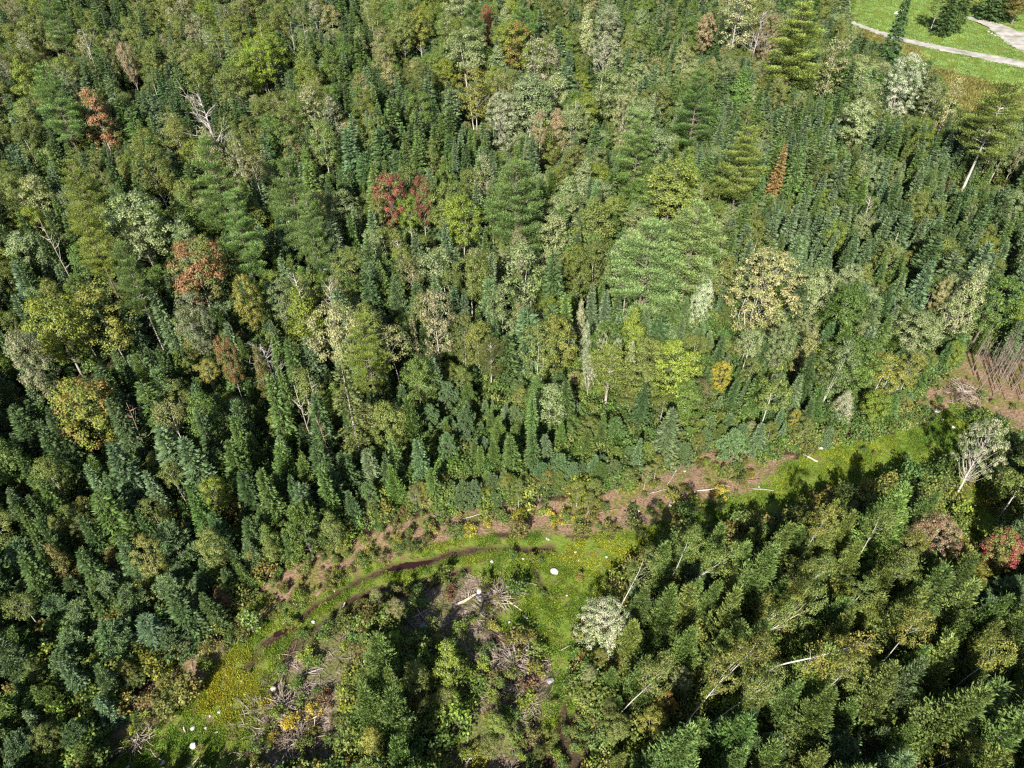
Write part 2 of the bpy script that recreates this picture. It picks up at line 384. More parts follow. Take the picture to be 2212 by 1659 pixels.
reg('larch', [lambda: gen_larch(9, 2.0), lambda: gen_larch(9, 1.8, asc=.6), lambda: gen_larch(9, 2.2, asc=.3), lambda: gen_larch(9, 1.9, sz=.27, n_w=24), lambda: gen_larch(9, 2.3, sz=.3, n_w=14, asc=.7), lambda: gen_larch(9, 1.6, sz=.3, asc=.2)], 'needle', ['bark'], 'larch_tree', 'larch')
reg('pine', [lambda: gen_pine(), lambda: gen_pine(r=4.0, n_w=11, start=.35), lambda: gen_pine(r=4.8, n_w=12, asc=.1, flat=.8), lambda: gen_pine(r=3.6, n_w=13, start=.25)], 'needle', ['bark'], 'pine_tree', 'pine')
reg('openpine', [lambda: gen_pine(14, 4.0, start=.45, n_w=9, asc=.5, clump=.75, sparse=.15), lambda: gen_pine(17, 4.2, start=.4, n_w=14, asc=.15, clump=1.05, sparse=.08, bark_r=.19)], 'needle', ['pale'], 'pine_tree', 'pine')
reg('ypine', [lambda: gen_youngpine(), lambda: gen_youngpine(5, 2.2), lambda: gen_youngpine(5, 1.6)], 'needle', ['bark'], 'bushy_pine_tree', 'young pine')
reg('broad', [lambda: gen_broad(12, 2.9), lambda: gen_broad(12, 3.3, start=.4, n_c=110), lambda: gen_broad(12, 2.6, shape='cone', start=.25, n_c=95), lambda: gen_broad(12, 2.8, start=.3, shape='dome'), lambda: gen_broad(12, 3., cl=.58, n_c=130, fill=70)], 'leaf', ['bark', 'pale'], 'broadleaf_tree', 'broadleaf tree')
reg('poplar', [lambda: gen_broad(12, 1.8, shape='column', start=.25, n_c=62, cl=.6, fill=56, leaf=.2), lambda: gen_broad(12, 2.2, shape='column', start=.2, n_c=70, cl=.6, fill=56, leaf=.2)], 'leaf', ['pale'], 'poplar_tree', 'poplar')
reg('pale', [lambda: gen_broad(9, 3., start=.06, n_c=260, cl=.42, fill=62, leaf=.125, airy=0, multi=4, forks=26, trunk=.09), lambda: gen_broad(9, 3., start=.48, n_c=120, cl=.36, fill=58, leaf=.14, forks=34, trunk=.16, shape='dome'), lambda: gen_broad(9, 2.6, start=.05, n_c=230, cl=.4, shape='cone', fill=60, leaf=.125, airy=0, multi=4, forks=24, trunk=.09)], 'leaf', ['pale'], 'poplar_tree', 'poplar')
reg('birch', [lambda: gen_broad(11, 2.1, start=.3, n_c=95, cl=.5, fill=66, leaf=.15, airy=.05, trunk=.085, forks=4), lambda: gen_broad(11, 1.8, start=.4, n_c=85, cl=.5, fill=64, leaf=.15, shape='column', trunk=.08, forks=4), lambda: gen_broad(11, 2.3, start=.35, n_c=100, cl=.5, fill=64, leaf=.15, trunk=.075, multi=2, forks=5), lambda: gen_broad(11, 1.9, start=.66, n_c=55, cl=.5, fill=56, leaf=.15, shape='round', trunk=.075, forks=5)], 'leaf', ['birch'], 'birch_tree', 'birch')
reg('shrub', [lambda: gen_shrub(), lambda: gen_shrub(2, 1.3, n_c=20), lambda: gen_shrub(2, .8, n_c=12)], 'leaf', ['stem'], 'shrub', 'shrub')

# colours: (words, tint, second tint)
T = dict(
 dfir=('dark green', (.062,.112,.042), (.072,.125,.048)), bfir=('blue-green', (.122,.188,.104), (.1,.168,.075)),
 gfir=('mid green', (.088,.152,.045), (.1,.165,.052)), ofir=('olive green', (.13,.155,.05), (.1,.14,.05)),
 rust=('rusty brown', (.24,.17,.07), (.19,.18,.06)), lar=('soft green', (.108,.18,.052), (.135,.205,.056)),
 lar2=('soft olive', (.155,.205,.055), (.135,.19,.052)), lblue=('bluish green', (.115,.185,.088), (.125,.19,.078)),
 pin=('green', (.13,.22,.065), (.11,.195,.062)), pinp=('pale green', (.19,.265,.1), (.15,.23,.08)),
 piny=('yellow-green', (.2,.265,.06), (.165,.235,.06)), pinb=('bluish green', (.118,.195,.1), (.13,.205,.088)),
 olive=('olive', (.158,.195,.055), (.135,.18,.052)), tan=('tan', (.25,.26,.125), (.195,.225,.085)),
 green=('green', (.12,.19,.045), (.098,.168,.042)), ygreen=('yellow-green', (.19,.25,.042), (.155,.22,.042)),
 bright=('bright lime', (.24,.33,.04), (.19,.28,.04)), cream=('cream', (.33,.34,.19), (.235,.285,.125)),
 white=('whitish', (.42,.45,.33), (.25,.33,.17)), silver=('silvery green', (.24,.3,.155), (.18,.25,.1)),
 yellow=('yellow', (.36,.32,.05), (.27,.28,.045)), gold=('golden', (.21,.215,.052), (.17,.2,.05)),
 orange=('orange', (.3,.19,.055), (.22,.21,.05)), salmon=('salmon', (.37,.2,.11), (.2,.2,.07)),
 rustm=('rust-red', (.23,.125,.06), (.14,.16,.05)), crimson=('crimson', (.22,.07,.06), (.13,.16,.05)),
 redgreen=('half red half green', (.19,.08,.055), (.12,.18,.045)), brown=('brownish', (.17,.15,.055), (.145,.17,.05)),
 pink=('pinkish', (.3,.23,.16), (.23,.23,.12)), magenta=('green and magenta', (.16,.2,.055), (.3,.09,.09)),
 creampink=('cream and pink', (.34,.3,.18), (.3,.17,.12)), ygorange=('yellow-green and orange', (.17,.22,.045), (.22,.17,.05)),
 greytan=('grey-tan', (.24,.25,.165), (.19,.225,.12)), maroon=('maroon', (.16,.09,.06), (.12,.11,.05)))
def vary(tn, k=.16):
    w, a, b = T[tn]; a = np.array(a) * (1.07, 1.01, .88); b = np.array(b) * (1.07, 1.01, .88); m = 1 + rng.normal() * k * .8; q = np.array([1 + rng.normal() * k * .32, 1, 1 + rng.normal() * k * .32])
    return tuple(np.clip(np.array(a) * m * q, .01, .8)), tuple(np.clip(np.array(b) * m * q, .01, .8))

# ------------------------------------------------------------------ things
REG = []            # every individual placed: dict(o, kind, noun, words, u, v, group)
def empty(name, loc, rot=None, scale=(1, 1, 1)):
    o = bpy.data.objects.new(name, None); o.empty_display_size = .5; COL.objects.link(o)
    o.location = loc
    if rot is not None: o.rotation_mode = 'QUATERNION'; o.rotation_quaternion = rot
    o.scale = scale
    return o
def child(name, me, parent, tint=None):
    o = bpy.data.objects.new(name, me); COL.objects.link(o); o.parent = parent
    if tint is not None: o['tint'] = [float(x) for x in tint[0]]; o['tint2'] = [float(x) for x in tint[1]]
    return o
def meshobj(name, me, loc=(0, 0, 0), **kw):
    o = bpy.data.objects.new(name, me); COL.objects.link(o); o.location = loc
    for k, v in kw.items(): o[k] = v
    return o
SIZEW = lambda h, lo, hi: 'small' if h < lo else ('tall' if h > hi else 'medium-sized')
def place_tree(kind, x, y, h, r, tn, vi=None, lean=None, rz=None, label=None, lm=None, noun=None, group=None, tint=None):
    K = KINDS[kind]; i = int(rng.integers(len(K['v']))) if vi is None else vi
    cr, tk, mh, mr, _, _ = K['v'][i]
    q = Quaternion((0, 0, 1), rng.random() * 6.283 if rz is None else rz)
    if lean is not None: q = Vector((0, 0, 1)).rotation_difference(Vector(lean)) @ q
    e = empty(K['name'], (x, y, float(ground_z(x, y)) - .05), q, (r / mr, r / mr, h / mh))
    child('trunk', tk, e); child('crown', cr, e, tint or vary(tn))
    e['category'] = K['cat']; e['group'] = group or (K['cat'] + ' trees of the forest' if kind != 'shrub' else 'shrubs')
    u, v, d = proj(x, y, h * .6)
    REG.append(dict(o=e, noun=noun or {'oldspruce': 'spruce', 'ypine': 'bushy pine', 'broad': 'broadleaf tree', 'openpine': 'pine', 'pale': 'poplar'}.get(kind, kind), words=T[tn][0], u=u, v=v, label=label, lm=lm, h=h, kind=kind))
    return e

FEAT = []   # hand-placed trees: kind, u apex, v apex, height, crown width px, tint, landmark phrase or None, variant
def F(kind, u, v, h, w, tn, lm=None, vi=None, vb=None, label=None): FEAT.append((kind, u, v, h, w, tn, lm, vi, vb, label))
# pines
F('pine',1410,475,17,190,'pinp','big pale green pine',2); F('pine',1512,440,17,150,'pinp','second big pale pine',1)
F('pine',1115,355,17,150,'pin','layered pine above centre',0); F('pine',1387,250,16,95,'pin','slim pine above the pale pines',3)
F('pine',1515,155,17,100,'pin','dark layered pine near the top',0); F('pine',1742,5,20,140,'piny','tall yellow-green pine near the meadow',3)
F('pine',1618,285,16,110,'piny','layered pine beside the fir slope',1); F('openpine',2185,180,18,130,'piny','long-trunked pine at the right edge',1)
F('fir',1966,-15,17,54,'dfir','tall spruce standing before the meadow',2)
F('openpine',1320,765,9,130,'piny','open yellow-green pine with bare pale trunk',0)
F('openpine',1060,735,9,78,'ofir','olive conifer on a bare trunk',0)
F('pine',440,300,19,120,'pin','big bright pine left of centre',0); F('pine',617,350,18,115,'pin','pine left of the crimson maple',2)
F('pine',150,350,17,95,'piny','yellowish pine near the left edge',1); F('pine',88,140,18,95,'pin','dark pine near the upper left',0)
F('pine',93,-25,18,60,'pin'); F('pine',160,430,17,80,'piny'); F('openpine',258,530,16,75,'pin','pine with pale trunk at left',1)
F('pine',780,685,14,105,'piny','pine beside the cream tree',2); F('oldspruce',735,780,15,110,'ofir','old shaggy spruce with dead lower limbs',0)
F('pine',1020,-15,17,60,'pin'); F('pine',1130,-10,17,70,'pin','pine at the top edge'); F('pine',500,430,16,100,'pin')
for a in ((2045,-30,10,50,'broad','green'),(2072,-34,11,46,'fir','dfir'),(2095,-30,10,44,'fir','gfir'),(2120,-50,9,50,'broad','olive'),(2165,-50,10,44,'fir','dfir'),(2195,-48,10,48,'fir','dfir'),(2225,-40,10,60,'broad','brown')): F(a[4],a[0],a[1],a[2],a[3],a[5])
F('pine',660,430,15,75,'pin')
# hardwoods
F('broad',550,85,14,68,'bright','lone lime-green tree'); F('broad',187,193,13,76,'salmon','salmon-orange maple'); F('broad',262,90,12,38,'pink')
F('broad',313,312,13,78,'gold','golden-olive tree'); F('broad',437,272,13,84,'cream','cream tree below the bare trunk')
F('broad',838,378,12,72,'crimson','crimson maple',0); F('broad',908,384,12,56,'redgreen','red-and-green maple',1)
F('broad',405,525,13,125,'rustm','rust-red maple',1); F('birch',192,615,13,112,'gold','golden birch at left',0)
F('broad',90,648,13,130,'ygreen','spreading yellow-green tree at left',1); F('broad',30,722,13,72,'greytan')
F('broad',155,828,12,120,'ygorange','yellow-green and orange maple',0); F('broad',477,728,11,48,'rustm','small rust-red tree'); F('broad',550,748,10,46,'brown')
F('broad',402,638,12,72,'greytan'); F('broad',715,660,13,112,'cream','cream tree left of centre',1)
F('broad',1003,62,14,92,'silver','silvery tree near the top',1); F('broad',903,16,13,56,'gold'); F('broad',866,22,13,62,'olive')
F('broad',1050,10,12,32,'crimson','small dark-red tree at the top'); F('broad',1113,48,13,70,'ygorange','orange-topped maple near the top')
F('poplar',1157,78,14,62,'greytan'); F('birch',1025,152,13,88,'gold','golden birch with twin white trunks',2)
F('broad',1147,166,13,115,'silver','broad pale tree above the white tree',3); F('pale',1085,203,11,78,'white','white-leaved tree above centre',0)
F('birch',1167,240,14,32,'pink','thin pinkish tree'); F('broad',1203,240,11,44,'pink'); F('pale',1353,205,11,52,'cream'); F('broad',1323,148,13,74,'silver')
F('pale',1308,76,12,92,'greytan','grey-tan tree near the top'); F('broad',1270,6,13,46,'cream'); F('broad',1318,10,13,56,'greytan')
F('poplar',1605,-15,15,80,'cream','tall cream poplar at the top',1); F('broad',1532,30,11,40,'pink','pink tree near the top'); F('pale',1675,30,11,56,'pink')
F('poplar',1814,78,14,68,'cream','cream poplar beside the meadow',1); F('pale',1978,110,13,80,'white','white poplar beside the tall spruce',0)
F('poplar',2075,168,12,40,'cream','slim cream poplar beside the weeds'); F('broad',1865,215,11,70,'silver')
F('broad',1460,352,12,112,'piny','pale yellow-green tree above the big pines',4); F('fir',1698,312,11,46,'rust','rusty brown conifer',4)
F('broad',1725,352,8,32,'bright'); F('broad',1350,508,11,64,'silver'); F('pale',1536,555,11,66,'white','white tree right of the big pines',2)
F('pale',1678,545,13,158,'cream','large cream poplar at right',0); F('broad',1782,585,10,84,'silver'); F('pale',2128,572,12,112,'cream','large cream tree near the right edge',2)
F('broad',2050,606,8,34,'cream'); F('broad',1998,686,7,90,'silver','silvery tree above the bare soil'); F('pale',1838,838,5.5,70,'white','white bush at the trail edge',2)
F('birch',1925,768,7.5,84,'gold','golden bush-like birch above the trail',2); F('birch',1985,762,7,64,'gold'); F('broad',1565,783,6,48,'yellow','yellow tree above the trail')
F('pale',2045,1120,6,105,'creampink','cream and pink poplar bush',0); F('broad',2192,1150,6.5,72,'magenta','magenta-topped tree at the right edge')
F('pale',1312,1318,5.5,122,'white','round white bush at the clearing',0); F('poplar',962,1385,9,54,'ygreen','slim yellow-green poplar in the clearing',0)
F('birch',893,1436,6.5,58,'olive','olive birch in the clearing',1); F('broad',1478,1448,5,44,'cream','small cream tree in the larches')
for a in ((1230,700,35),(1270,690,42),(1302,690,30),(1257,642,42),(1337,730,26),(1368,736,42),(1277,768,42)): F('pale',a[0],a[1],8,a[2],'white')
F('poplar',937,628,13,78,'greytan','tall grey-tan poplar at centre',1); F('fir',888,680,9,34,'greytan','pale dead-looking fir'); F('pale',1120,465,11,72,'greytan')
F('poplar',1130,530,12,84,'silver'); F('birch',1165,700,11,84,'olive','olive birch clump at centre',2)
for a in ((965,825,6,80),(925,870,6,70),(1005,880,6,72),(965,930,5.5,60),(1210,982,4.5,62),(998,1042,4,72),(1170,1000,4.5,60),(1590,930,4.5,70),(1480,960,4,60),(790,1040,5,64),(1240,1000,4,46)): F('ypine',*a,'pinb')
F('poplar',1193,832,7.5,68,'silver','silvery tree below centre',0); F('broad',465,1268,4,46,'maroon','maroon shrub-like tree',2)
F('broad',275,425,14,132,'silver','silvery-topped tree at left',1); F('broad',1700,700,9,60,'silver')
F('broad',1070,1545,4.5,60,'piny'); F('broad',1415,1540,5,60,'gold'); F('broad',1445,1500,4.5,46,'orange','small orange tree at the bottom')
F('broad',640,610,11,90,'ygreen','yellow-green tree left of the bare snag'); F('broad',520,600,11,60,'gold'); F('birch',690,260,12,60,'olive'); F('birch',1000,680,10,50,'olive')
F('ypine',640,1090,8,120,'lar'); F('fir',690,1000,10,60,'gfir','dark fir above the trail bend',0); F('fir',560,1010,10,70,'gfir',None,2)
F('ypine',350,1130,7,110,'pinb'); F('broad',450,1040,6.5,62,'ygreen','yellow-green bushy tree at lower left'); F('broad',100,1175,7,60,'brown')
F('fir',580,810,12,60,'gfir','single tall fir in the dark gap',5); F('fir',600,790,9,40,'gfir')

# leaning birches: base px, top px, top height, crown?
def lean_tree(kind, ub, vb, ut, vt, h, r, tn, vi, lm=None, label=None):
    bx, by = atz(ub, vb, 0); tx, ty = atz(ut, vt, h); d = Vector((tx - bx, ty - by, h)); L = d.length
    return place_tree(kind, bx, by, L, r, tn, vi, lean=d.normalized(), lm=lm, label=label)

for a in ((1395,1270,8,80,'lar'),(1370,1340,7,80,'lar2'),(1440,1175,8.5,80,'lar'),(1400,1420,8,90,'lar'),(1560,1130,9,70,'lar')): F('larch',*a)
for i in range(46):
    u = 905 + i * 16 + rng.normal() * 6; v = np.interp(u, [900, 1180, 1300, 1400, 1500, 1640], [1075, 1045, 1030, 995, 945, 935]) + rng.normal() * 9
    F('ypine' if i % 3 else 'larch', u, v - 34, rng.uniform(2.2, 4.2), rng.uniform(34, 58), ['pinb', 'lar', 'lblue', 'lar2'][i % 4])
occ = {}   # spatial hash of accepted trees
def occ_ok(x, y, r, k=.62):
    c = 3.0; i, j = int(x // c), int(y // c)
    for a in range(i - 2, i + 3):
        for b in range(j - 2, j + 3):
            for (px, py, pr) in occ.get((a, b), ()):
                if (px - x) ** 2 + (py - y) ** 2 < (k * (pr + r)) ** 2: return False
    return True
def occ_add(x, y, r): occ.setdefault((int(x // 3), int(y // 3)), []).append((x, y, r))
BOX = []   # screen boxes of the hand-placed crowns that nothing nearer may cover
for (kind, u, v, h, w, tn, lm, vi, vb, label) in FEAT:
    x, y = atz(u, v, h); _, _, d = proj(x, y, h * .55); r = w / 2 * d / FPX
    place_tree(kind, x, y, h, r, tn, vi, lm=lm, label=label)
    cu, cv_, _ = proj(x, y, h * (.35 if 'pine' in kind and h > 8 else .3))
    if kind == 'openpine': cu, cv_, _ = proj(x, y, h * .08)
    if kind == 'pale': cu, cv_, _ = proj(x, y, h * .12)
    BOX.append((min(u, cu) - w * .46, max(u, cu) + w * .46, v, cv_, y)); occ_add(x, y, r * .55 if h > 8 else r * .8)
LEANS = [('pale',2048,1103,2155,905,9.5,2.5,'white',1,'leaning white poplar with a bare trunk')]
SEGS = [(1658,1363,1715,1326,'lar2',None),(1735,1283,1758,1249,'lar2',None),(1755,1166,1778,1133,'gold',None),(1878,1166,1898,1136,'lar2',None),(1525,1506,1565,1453,'gold','leaning white-stemmed birch among larches'),
 (1592,1443,1623,1416,'gold',None),(1603,1513,1642,1483,'olive',None),(1808,1468,1828,1449,'gold',None),(1942,1389,1968,1359,'gold',None),(2112,1443,2145,1416,'gold',None),
 (1518,1239,1552,1213,'lar2',None),(1473,1206,1487,1180,'lar2',None),(1938,1243,1955,1223,'lar2',None),(1362,1273,1386,1233,'olive','corner birch of the larch stand'),(1387,1491,1414,1463,'olive',None)]
for (u0, v0, u1, v1, tn, lm) in SEGS:
    za, zb, zt = (6.2, 8.6, 11.2); A_ = Vector((*atz(u0, v0, za), za)); B_ = Vector((*atz(u1, v1, zb), zb)); d_ = (B_ - A_); d_ /= d_.z
    b_ = A_ - d_ * za; place_tree('birch', b_.x, b_.y, d_.length * zt, 1.25, tn, 3, lean=d_.normalized(), lm=lm); occ_add(A_.x, A_.y, .9)
    for q_ in (0, 1): BOX.append((min(u0, u1) - 14, max(u0, u1) + 12, min(v0, v1) - 12, max(v0, v1) + 10, A_.y + 1.5))
# one old birch has bent over until its stem lies nearly flat across the larch tops
P_ = np.array([(*atz(1650, 1500, 0), 0), (*atz(1645, 1462, 4.5), 4.5), (*atz(1675, 1439, 8.2), 8.2), (*atz(1750, 1424, 9.6), 9.6), (*atz(1822, 1404, 9.4), 9.4), (*atz(1860, 1392, 8.8), 8.8)]); O_ = P_[0].copy()
_t = np.linspace(0, 5, 26); _P = np.stack([np.interp(_t, range(6), P_[:, c]) for c in range(3)], 1)
for _ in range(3): _P[1:-1] = (_P[:-2] + _P[1:-1] + _P[2:]) / 3
bb = Tubes(); bb.add(_P - O_, np.linspace(.085, .02, 26), 7); bl = Leaves()
for q_ in range(46):
    k_ = int(rng.integers(15, 26)); dd = rvec(1)[0] * [.8, .8, .6]; L_ = rng.uniform(.4, 1.3); br_ = bend(_P[k_] - O_, dd, L_, 3, .15, -.05); bb.add(br_, [.022, .016, .01, .006], 3, cap=False)
    n_ = 50; e_ = rvec(n_) * (rng.random(n_) ** .4)[:, None] * .42; bl.add(br_[-1] + e_, rvec(n_), norm(e_) + [0, 0, .7] + rvec(n_) * .5, .15, .11, rng.random())
e = empty('birch_tree', (O_[0], O_[1], float(ground_z(O_[0], O_[1])))); child('trunk', bb.mesh('bent_trunk', M['birch']), e); child('crown', bl.mesh('bent_crown', M['leaf']), e, vary('gold'))
e['category'] = 'birch'; e['group'] = 'birch trees of the forest'; REG.append(dict(o=e, noun='birch', words='golden', u=1750, v=1424, label=None, lm='birch bent almost flat over the larches', h=9, kind='birch'))
BOX.append((1660, 1840, 1396, 1450, O_[1] + 6)); occ_add(O_[0], O_[1], .8)
for a in LEANS:
    lean_tree(*a[:9], lm=a[9]); bx, by = atz(a[1], a[2]); occ_add(bx, by, .8)
    BOX.append((min(a[1], a[3]) - 6, max(a[1], a[3]) + 8, min(a[2], a[4]) - 4, a[2] - 4, by))
BOX.append((2040,2200,900,1100, 200))

# ------------------------------------------------------------------ zone map of the wood
ZM = ["hmfhhhhmgggmmmmccpm...","hhhhhhmmhgghgmmccpc...","pmfffhhhffmgmmmFFFmm..","fffmmhmffffmmpmFFFFFFm",
 "hpppmpmmfmhppmpgFFFFFF","mfmmpmmmmmmmhFppFFFFFF","mbfhffmhmfmmgFppFcmFFc","cmffbffgmhffhgmmFcmFgb",
 "ffffmffbmyymymfmFmgb..","fffffmffmyymyyFmFs....","fbffgffmys.......lllsl","yfbyfyyb......llllllll",
 "yybbb...s...slllllllll","yyyy...slss.slllllllll","yyy....llb..slllllllll","yy.....llb.sblllllllll"]
MIX = {
 'h': (1.0, [('broad',.30,9,13,['olive','green','ygreen','olive']),('birch',.30,9,12,['olive','tan','olive','green']),('fir',.34,8,12,['dfir','bfir']),('poplar',.06,11,13,['greytan'])]),
 'g': (1.0, [('broad',.62,9,13,['ygreen','olive','green','silver','ygreen']),('birch',.14,9,12,['olive','lar2']),('fir',.24,8,12,['dfir','bfir'])]),
 'f': (.95, [('fir',.70,7,11.5,['dfir','dfir','gfir','bfir']),('birch',.07,8,11,['olive']),('broad',.07,7,11,['green','olive']),('larch',.16,6,9,['lar','lblue'])]),
 'F': (.92, [('fir',.72,6.5,10.5,['bfir','bfir','gfir','dfir']),('birch',.08,7,9.5,['olive','silver','lar2']),('broad',.06,6,9,['ygreen','silver','olive']),('larch',.14,5.5,8.5,['lblue','lar'])]),
 'm': (1.0, [('fir',.40,7.5,11,['dfir','bfir','gfir']),('broad',.28,8,12,['green','ygreen','silver','olive']),('birch',.18,8,11.5,['olive','tan','silver']),('larch',.14,7,10,['lar','lblue'])]),
 'c': (1.0, [('broad',.36,9,12.5,['tan','olive','silver','green']),('pale',.18,8,11,['cream','greytan','silver']),('birch',.16,9,11,['tan','olive']),('fir',.30,8,11,['bfir','dfir'])]),
 'p': (1.0, [('broad',.22,8,11,['green','silver','olive']),('larch',.30,7,10,['lar','lblue']),('fir',.36,7,10.5,['bfir','gfir']),('birch',.12,8,10,['olive'])]),
 'y': (.95, [('ypine',.38,3.5,6.5,['pinb','pinb','lblue','lar']),('larch',.24,5,7.5,['lar','lblue']),('broad',.10,4,7,['green','olive']),('fir',.24,5,8,['bfir','gfir']),('birch',.04,5,8,['olive'])]),
 'b': (1.0, [('birch',.24,5,8.5,['olive','gold','lar2']),('broad',.30,4.5,8,['olive','brown','green','olive','green']),('fir',.26,5,9,['dfir','gfir','bfir']),('ypine',.20,4,6,['pinb'])]),
 'l': (.95, [('larch',.78,7.5,11.5,['lar','lar','lar2','lar2','lblue']),('birch',.09,7.5,10.5,['lar2','olive','gold']),('ypine',.08,4.5,6.5,['pinb','lblue']),('broad',.05,3.5,6,['green','olive','gold'])]),
 's': (1.5, [('broad',.3,2,4,['olive','gold','ygreen']),('birch',.2,2.5,5,['olive','gold']),('ypine',.25,1.5,3.5,['pinb','lar']),('larch',.25,2,4,['lar'])])}
RK = dict(fir=.175, larch=.195, broad=.24, birch=.185, poplar=.15, pale=.27, ypine=.38)
def zone(u, v):
    i = int(np.clip(u / 100.6, 0, 21)); j = int(np.clip(v / 103.7, 0, 15)); return ZM[j][i]
_uu, _vv = np.meshgrid(np.arange(2, 2212, 4), np.arange(2, 1660, 4)); OPENM = anyin(_uu, _vv, GRASS + SOIL + MEADOW + BRUSH[:1]) | (anyin(_uu, _vv, SLASH + BRUSH[1:]) & (vnoise(_uu, _vv, 45, 3) > .22))
PL = []
gx = np.arange(-190, 190, 1.0)
tries = 150000
X = rng.uniform(-185, 185, tries); Y = rng.uniform(2, 262, tries)
U0, V0, D0 = proj(X, Y, 0)
ok = (U0 > -260) & (U0 < 2212 + 260) & (V0 > -95)
ok &= ~(anyin(U0, V0, GRASS + BRUSH[:1]) | anyin(U0, V0, SOIL) | anyin(U0, V0, SLASH))
ok &= ~anyin(U0, V0, MEADOW)
def inmead(u, v): return False
for x, y in zip(X[ok], Y[ok]):
    u, v, d = proj(x, y, 5.0); u += rng.normal() * 22; v += rng.normal() * 16
    z = zone(u, v)
    if z == '.':
        if v > 1000 or u > 1850: 
            if u > 1838 and v < 400: continue
            z = 's' if rng.random() < .1 else '.'
            if z == '.': continue
        else: z = 'm'
    if u > 2212: z = 'F' if v < 800 else ('l' if v > 1000 else 'b')
    k, mix = MIX[z]; q = rng.random(); s = 0
    for (kind, w, h0, h1, tn) in mix:
        s += w
        if q <= s: break
    h = rng.uniform(h0, h1) if rng.random() > .25 else rng.uniform(h0 * .6, h0)
    r = h * RK[kind] * (rng.uniform(.72, 1.35) if kind == 'fir' else rng.uniform(.82, 1.2))
    if not occ_ok(x, y, r * k, .60): continue
    good = False
    for f in (1, .72, .5, .34):
        au, av, _ = proj(x, y, h * f); hid = False
        nop = 0
        for (ox, oz) in ((0, 1.), (0, .7), (0, .4), (.8, .35), (-.8, .35), (0, .12)):
            pu, pv, _ = proj(x + ox * r, y, h * f * oz); nop += OPENM[int(np.clip(pv, 0, 1658)) // 4, int(np.clip(pu, 0, 2211)) // 4]
        if nop >= (1 if y < 75 else 2): continue
        for (a, b, c, e, yy) in BOX:
            if y < yy - .4 and a < au < b and c - 3 < av < e: hid = True; break
        if not hid: good = True; break
    if not good: continue
    if f < 1: h *= f; r *= max(f, .75)
    occ_add(x, y, r * k)
    tname = tn[int(rng.integers(len(tn)))]
    # big soft patches of tone in the wood
    PL.append((kind, x, y, h, r, tname))
print('random trees', len(PL))

CNT = {}
for R_ in REG: CNT[R_['o'].name.split('.')[0]] = CNT.get(R_['o'].name.split('.')[0], 0) + 1
groups = {}
for p in PL: groups.setdefault(KINDS[p[0]]['name'], []).append(p)
STUFF = {}
for nm, L in groups.items():
    def sz(p):
        u, v, d = proj(p[1], p[2], p[3] * .8)
        return -1 if not (-20 < u < 2232 and -20 < v < 1680) else p[3] * p[4] / d ** 2
    L.sort(key=sz, reverse=True); n = min(len(L), 296 - CNT.get(nm, 0))
    print(nm, len(L), 'individual', n)
    ind = [p for p in L[:n] if sz(p) > 0]
    for p in ind:
        uu_, vv_, _ = proj(p[1], p[2], 5)
        wind = uu_ > 1280 and vv_ > 1000 and p[0] in ('birch', 'larch')
        place_tree(*p, lean=(Vector((rng.uniform(.12, .42) if p[0] == 'birch' else rng.uniform(.0, .16), rng.normal() * .05, 1)).normalized() if wind else Vector((rng.normal() * .03, rng.normal() * .03, 1)).normalized()))
    STUFF[nm] = L[len(ind):]

# ------------------------------------------------------------------ "stuff": one object per mass, geometry nodes put tree meshes on points
def proto_collection(name, meshes):
    c = bpy.data.collections.new(name)
    for i, me in enumerate(meshes):
        o = bpy.data.objects.new('%s_%02d' % (name, i), me); c.objects.link(o)
    return c
def joined(cr, tk, name):
    """one mesh out of a crown and a trunk, two materials"""
    def arr(me):
        v = np.empty(len(me.vertices) * 3, np.float32); me.vertices.foreach_get('co', v)
        l = np.empty(len(me.loops), np.int32); me.loops.foreach_get('vertex_index', l)
        t = np.empty(len(me.polygons), np.int32); me.polygons.foreach_get('loop_total', t)
        return v.reshape(-1, 3), l, t
    v1, l1, t1 = arr(cr); v2, l2, t2 = arr(tk)
    me = bpy.data.meshes.new(name); V = np.concatenate([v1, v2]); me.vertices.add(len(V)); me.vertices.foreach_set('co', V.ravel())
    l = np.concatenate([l1, l2 + len(v1)]); t = np.concatenate([t1, t2]); st = np.zeros(len(t), np.int32); st[1:] = np.cumsum(t)[:-1]
    me.loops.add(len(l)); me.loops.foreach_set('vertex_index', l)
    me.polygons.add(len(t)); me.polygons.foreach_set('loop_start', st); me.polygons.foreach_set('loop_total', t)
    me.polygons.foreach_set('material_index', np.concatenate([np.zeros(len(t1)), np.ones(len(t2))]).astype(np.int32))
    me.materials.append(cr.materials[0]); me.materials.append(tk.materials[0])
    c = np.empty(len(t1) * 3, np.float32); cr.attributes['cv'].data.foreach_get('vector', c)
    at = me.attributes.new('cv', 'FLOAT_VECTOR', 'FACE'); at.data.foreach_set('vector', np.concatenate([c, np.full(len(t2) * 3, .5, np.float32)]))
    me.update(); return me
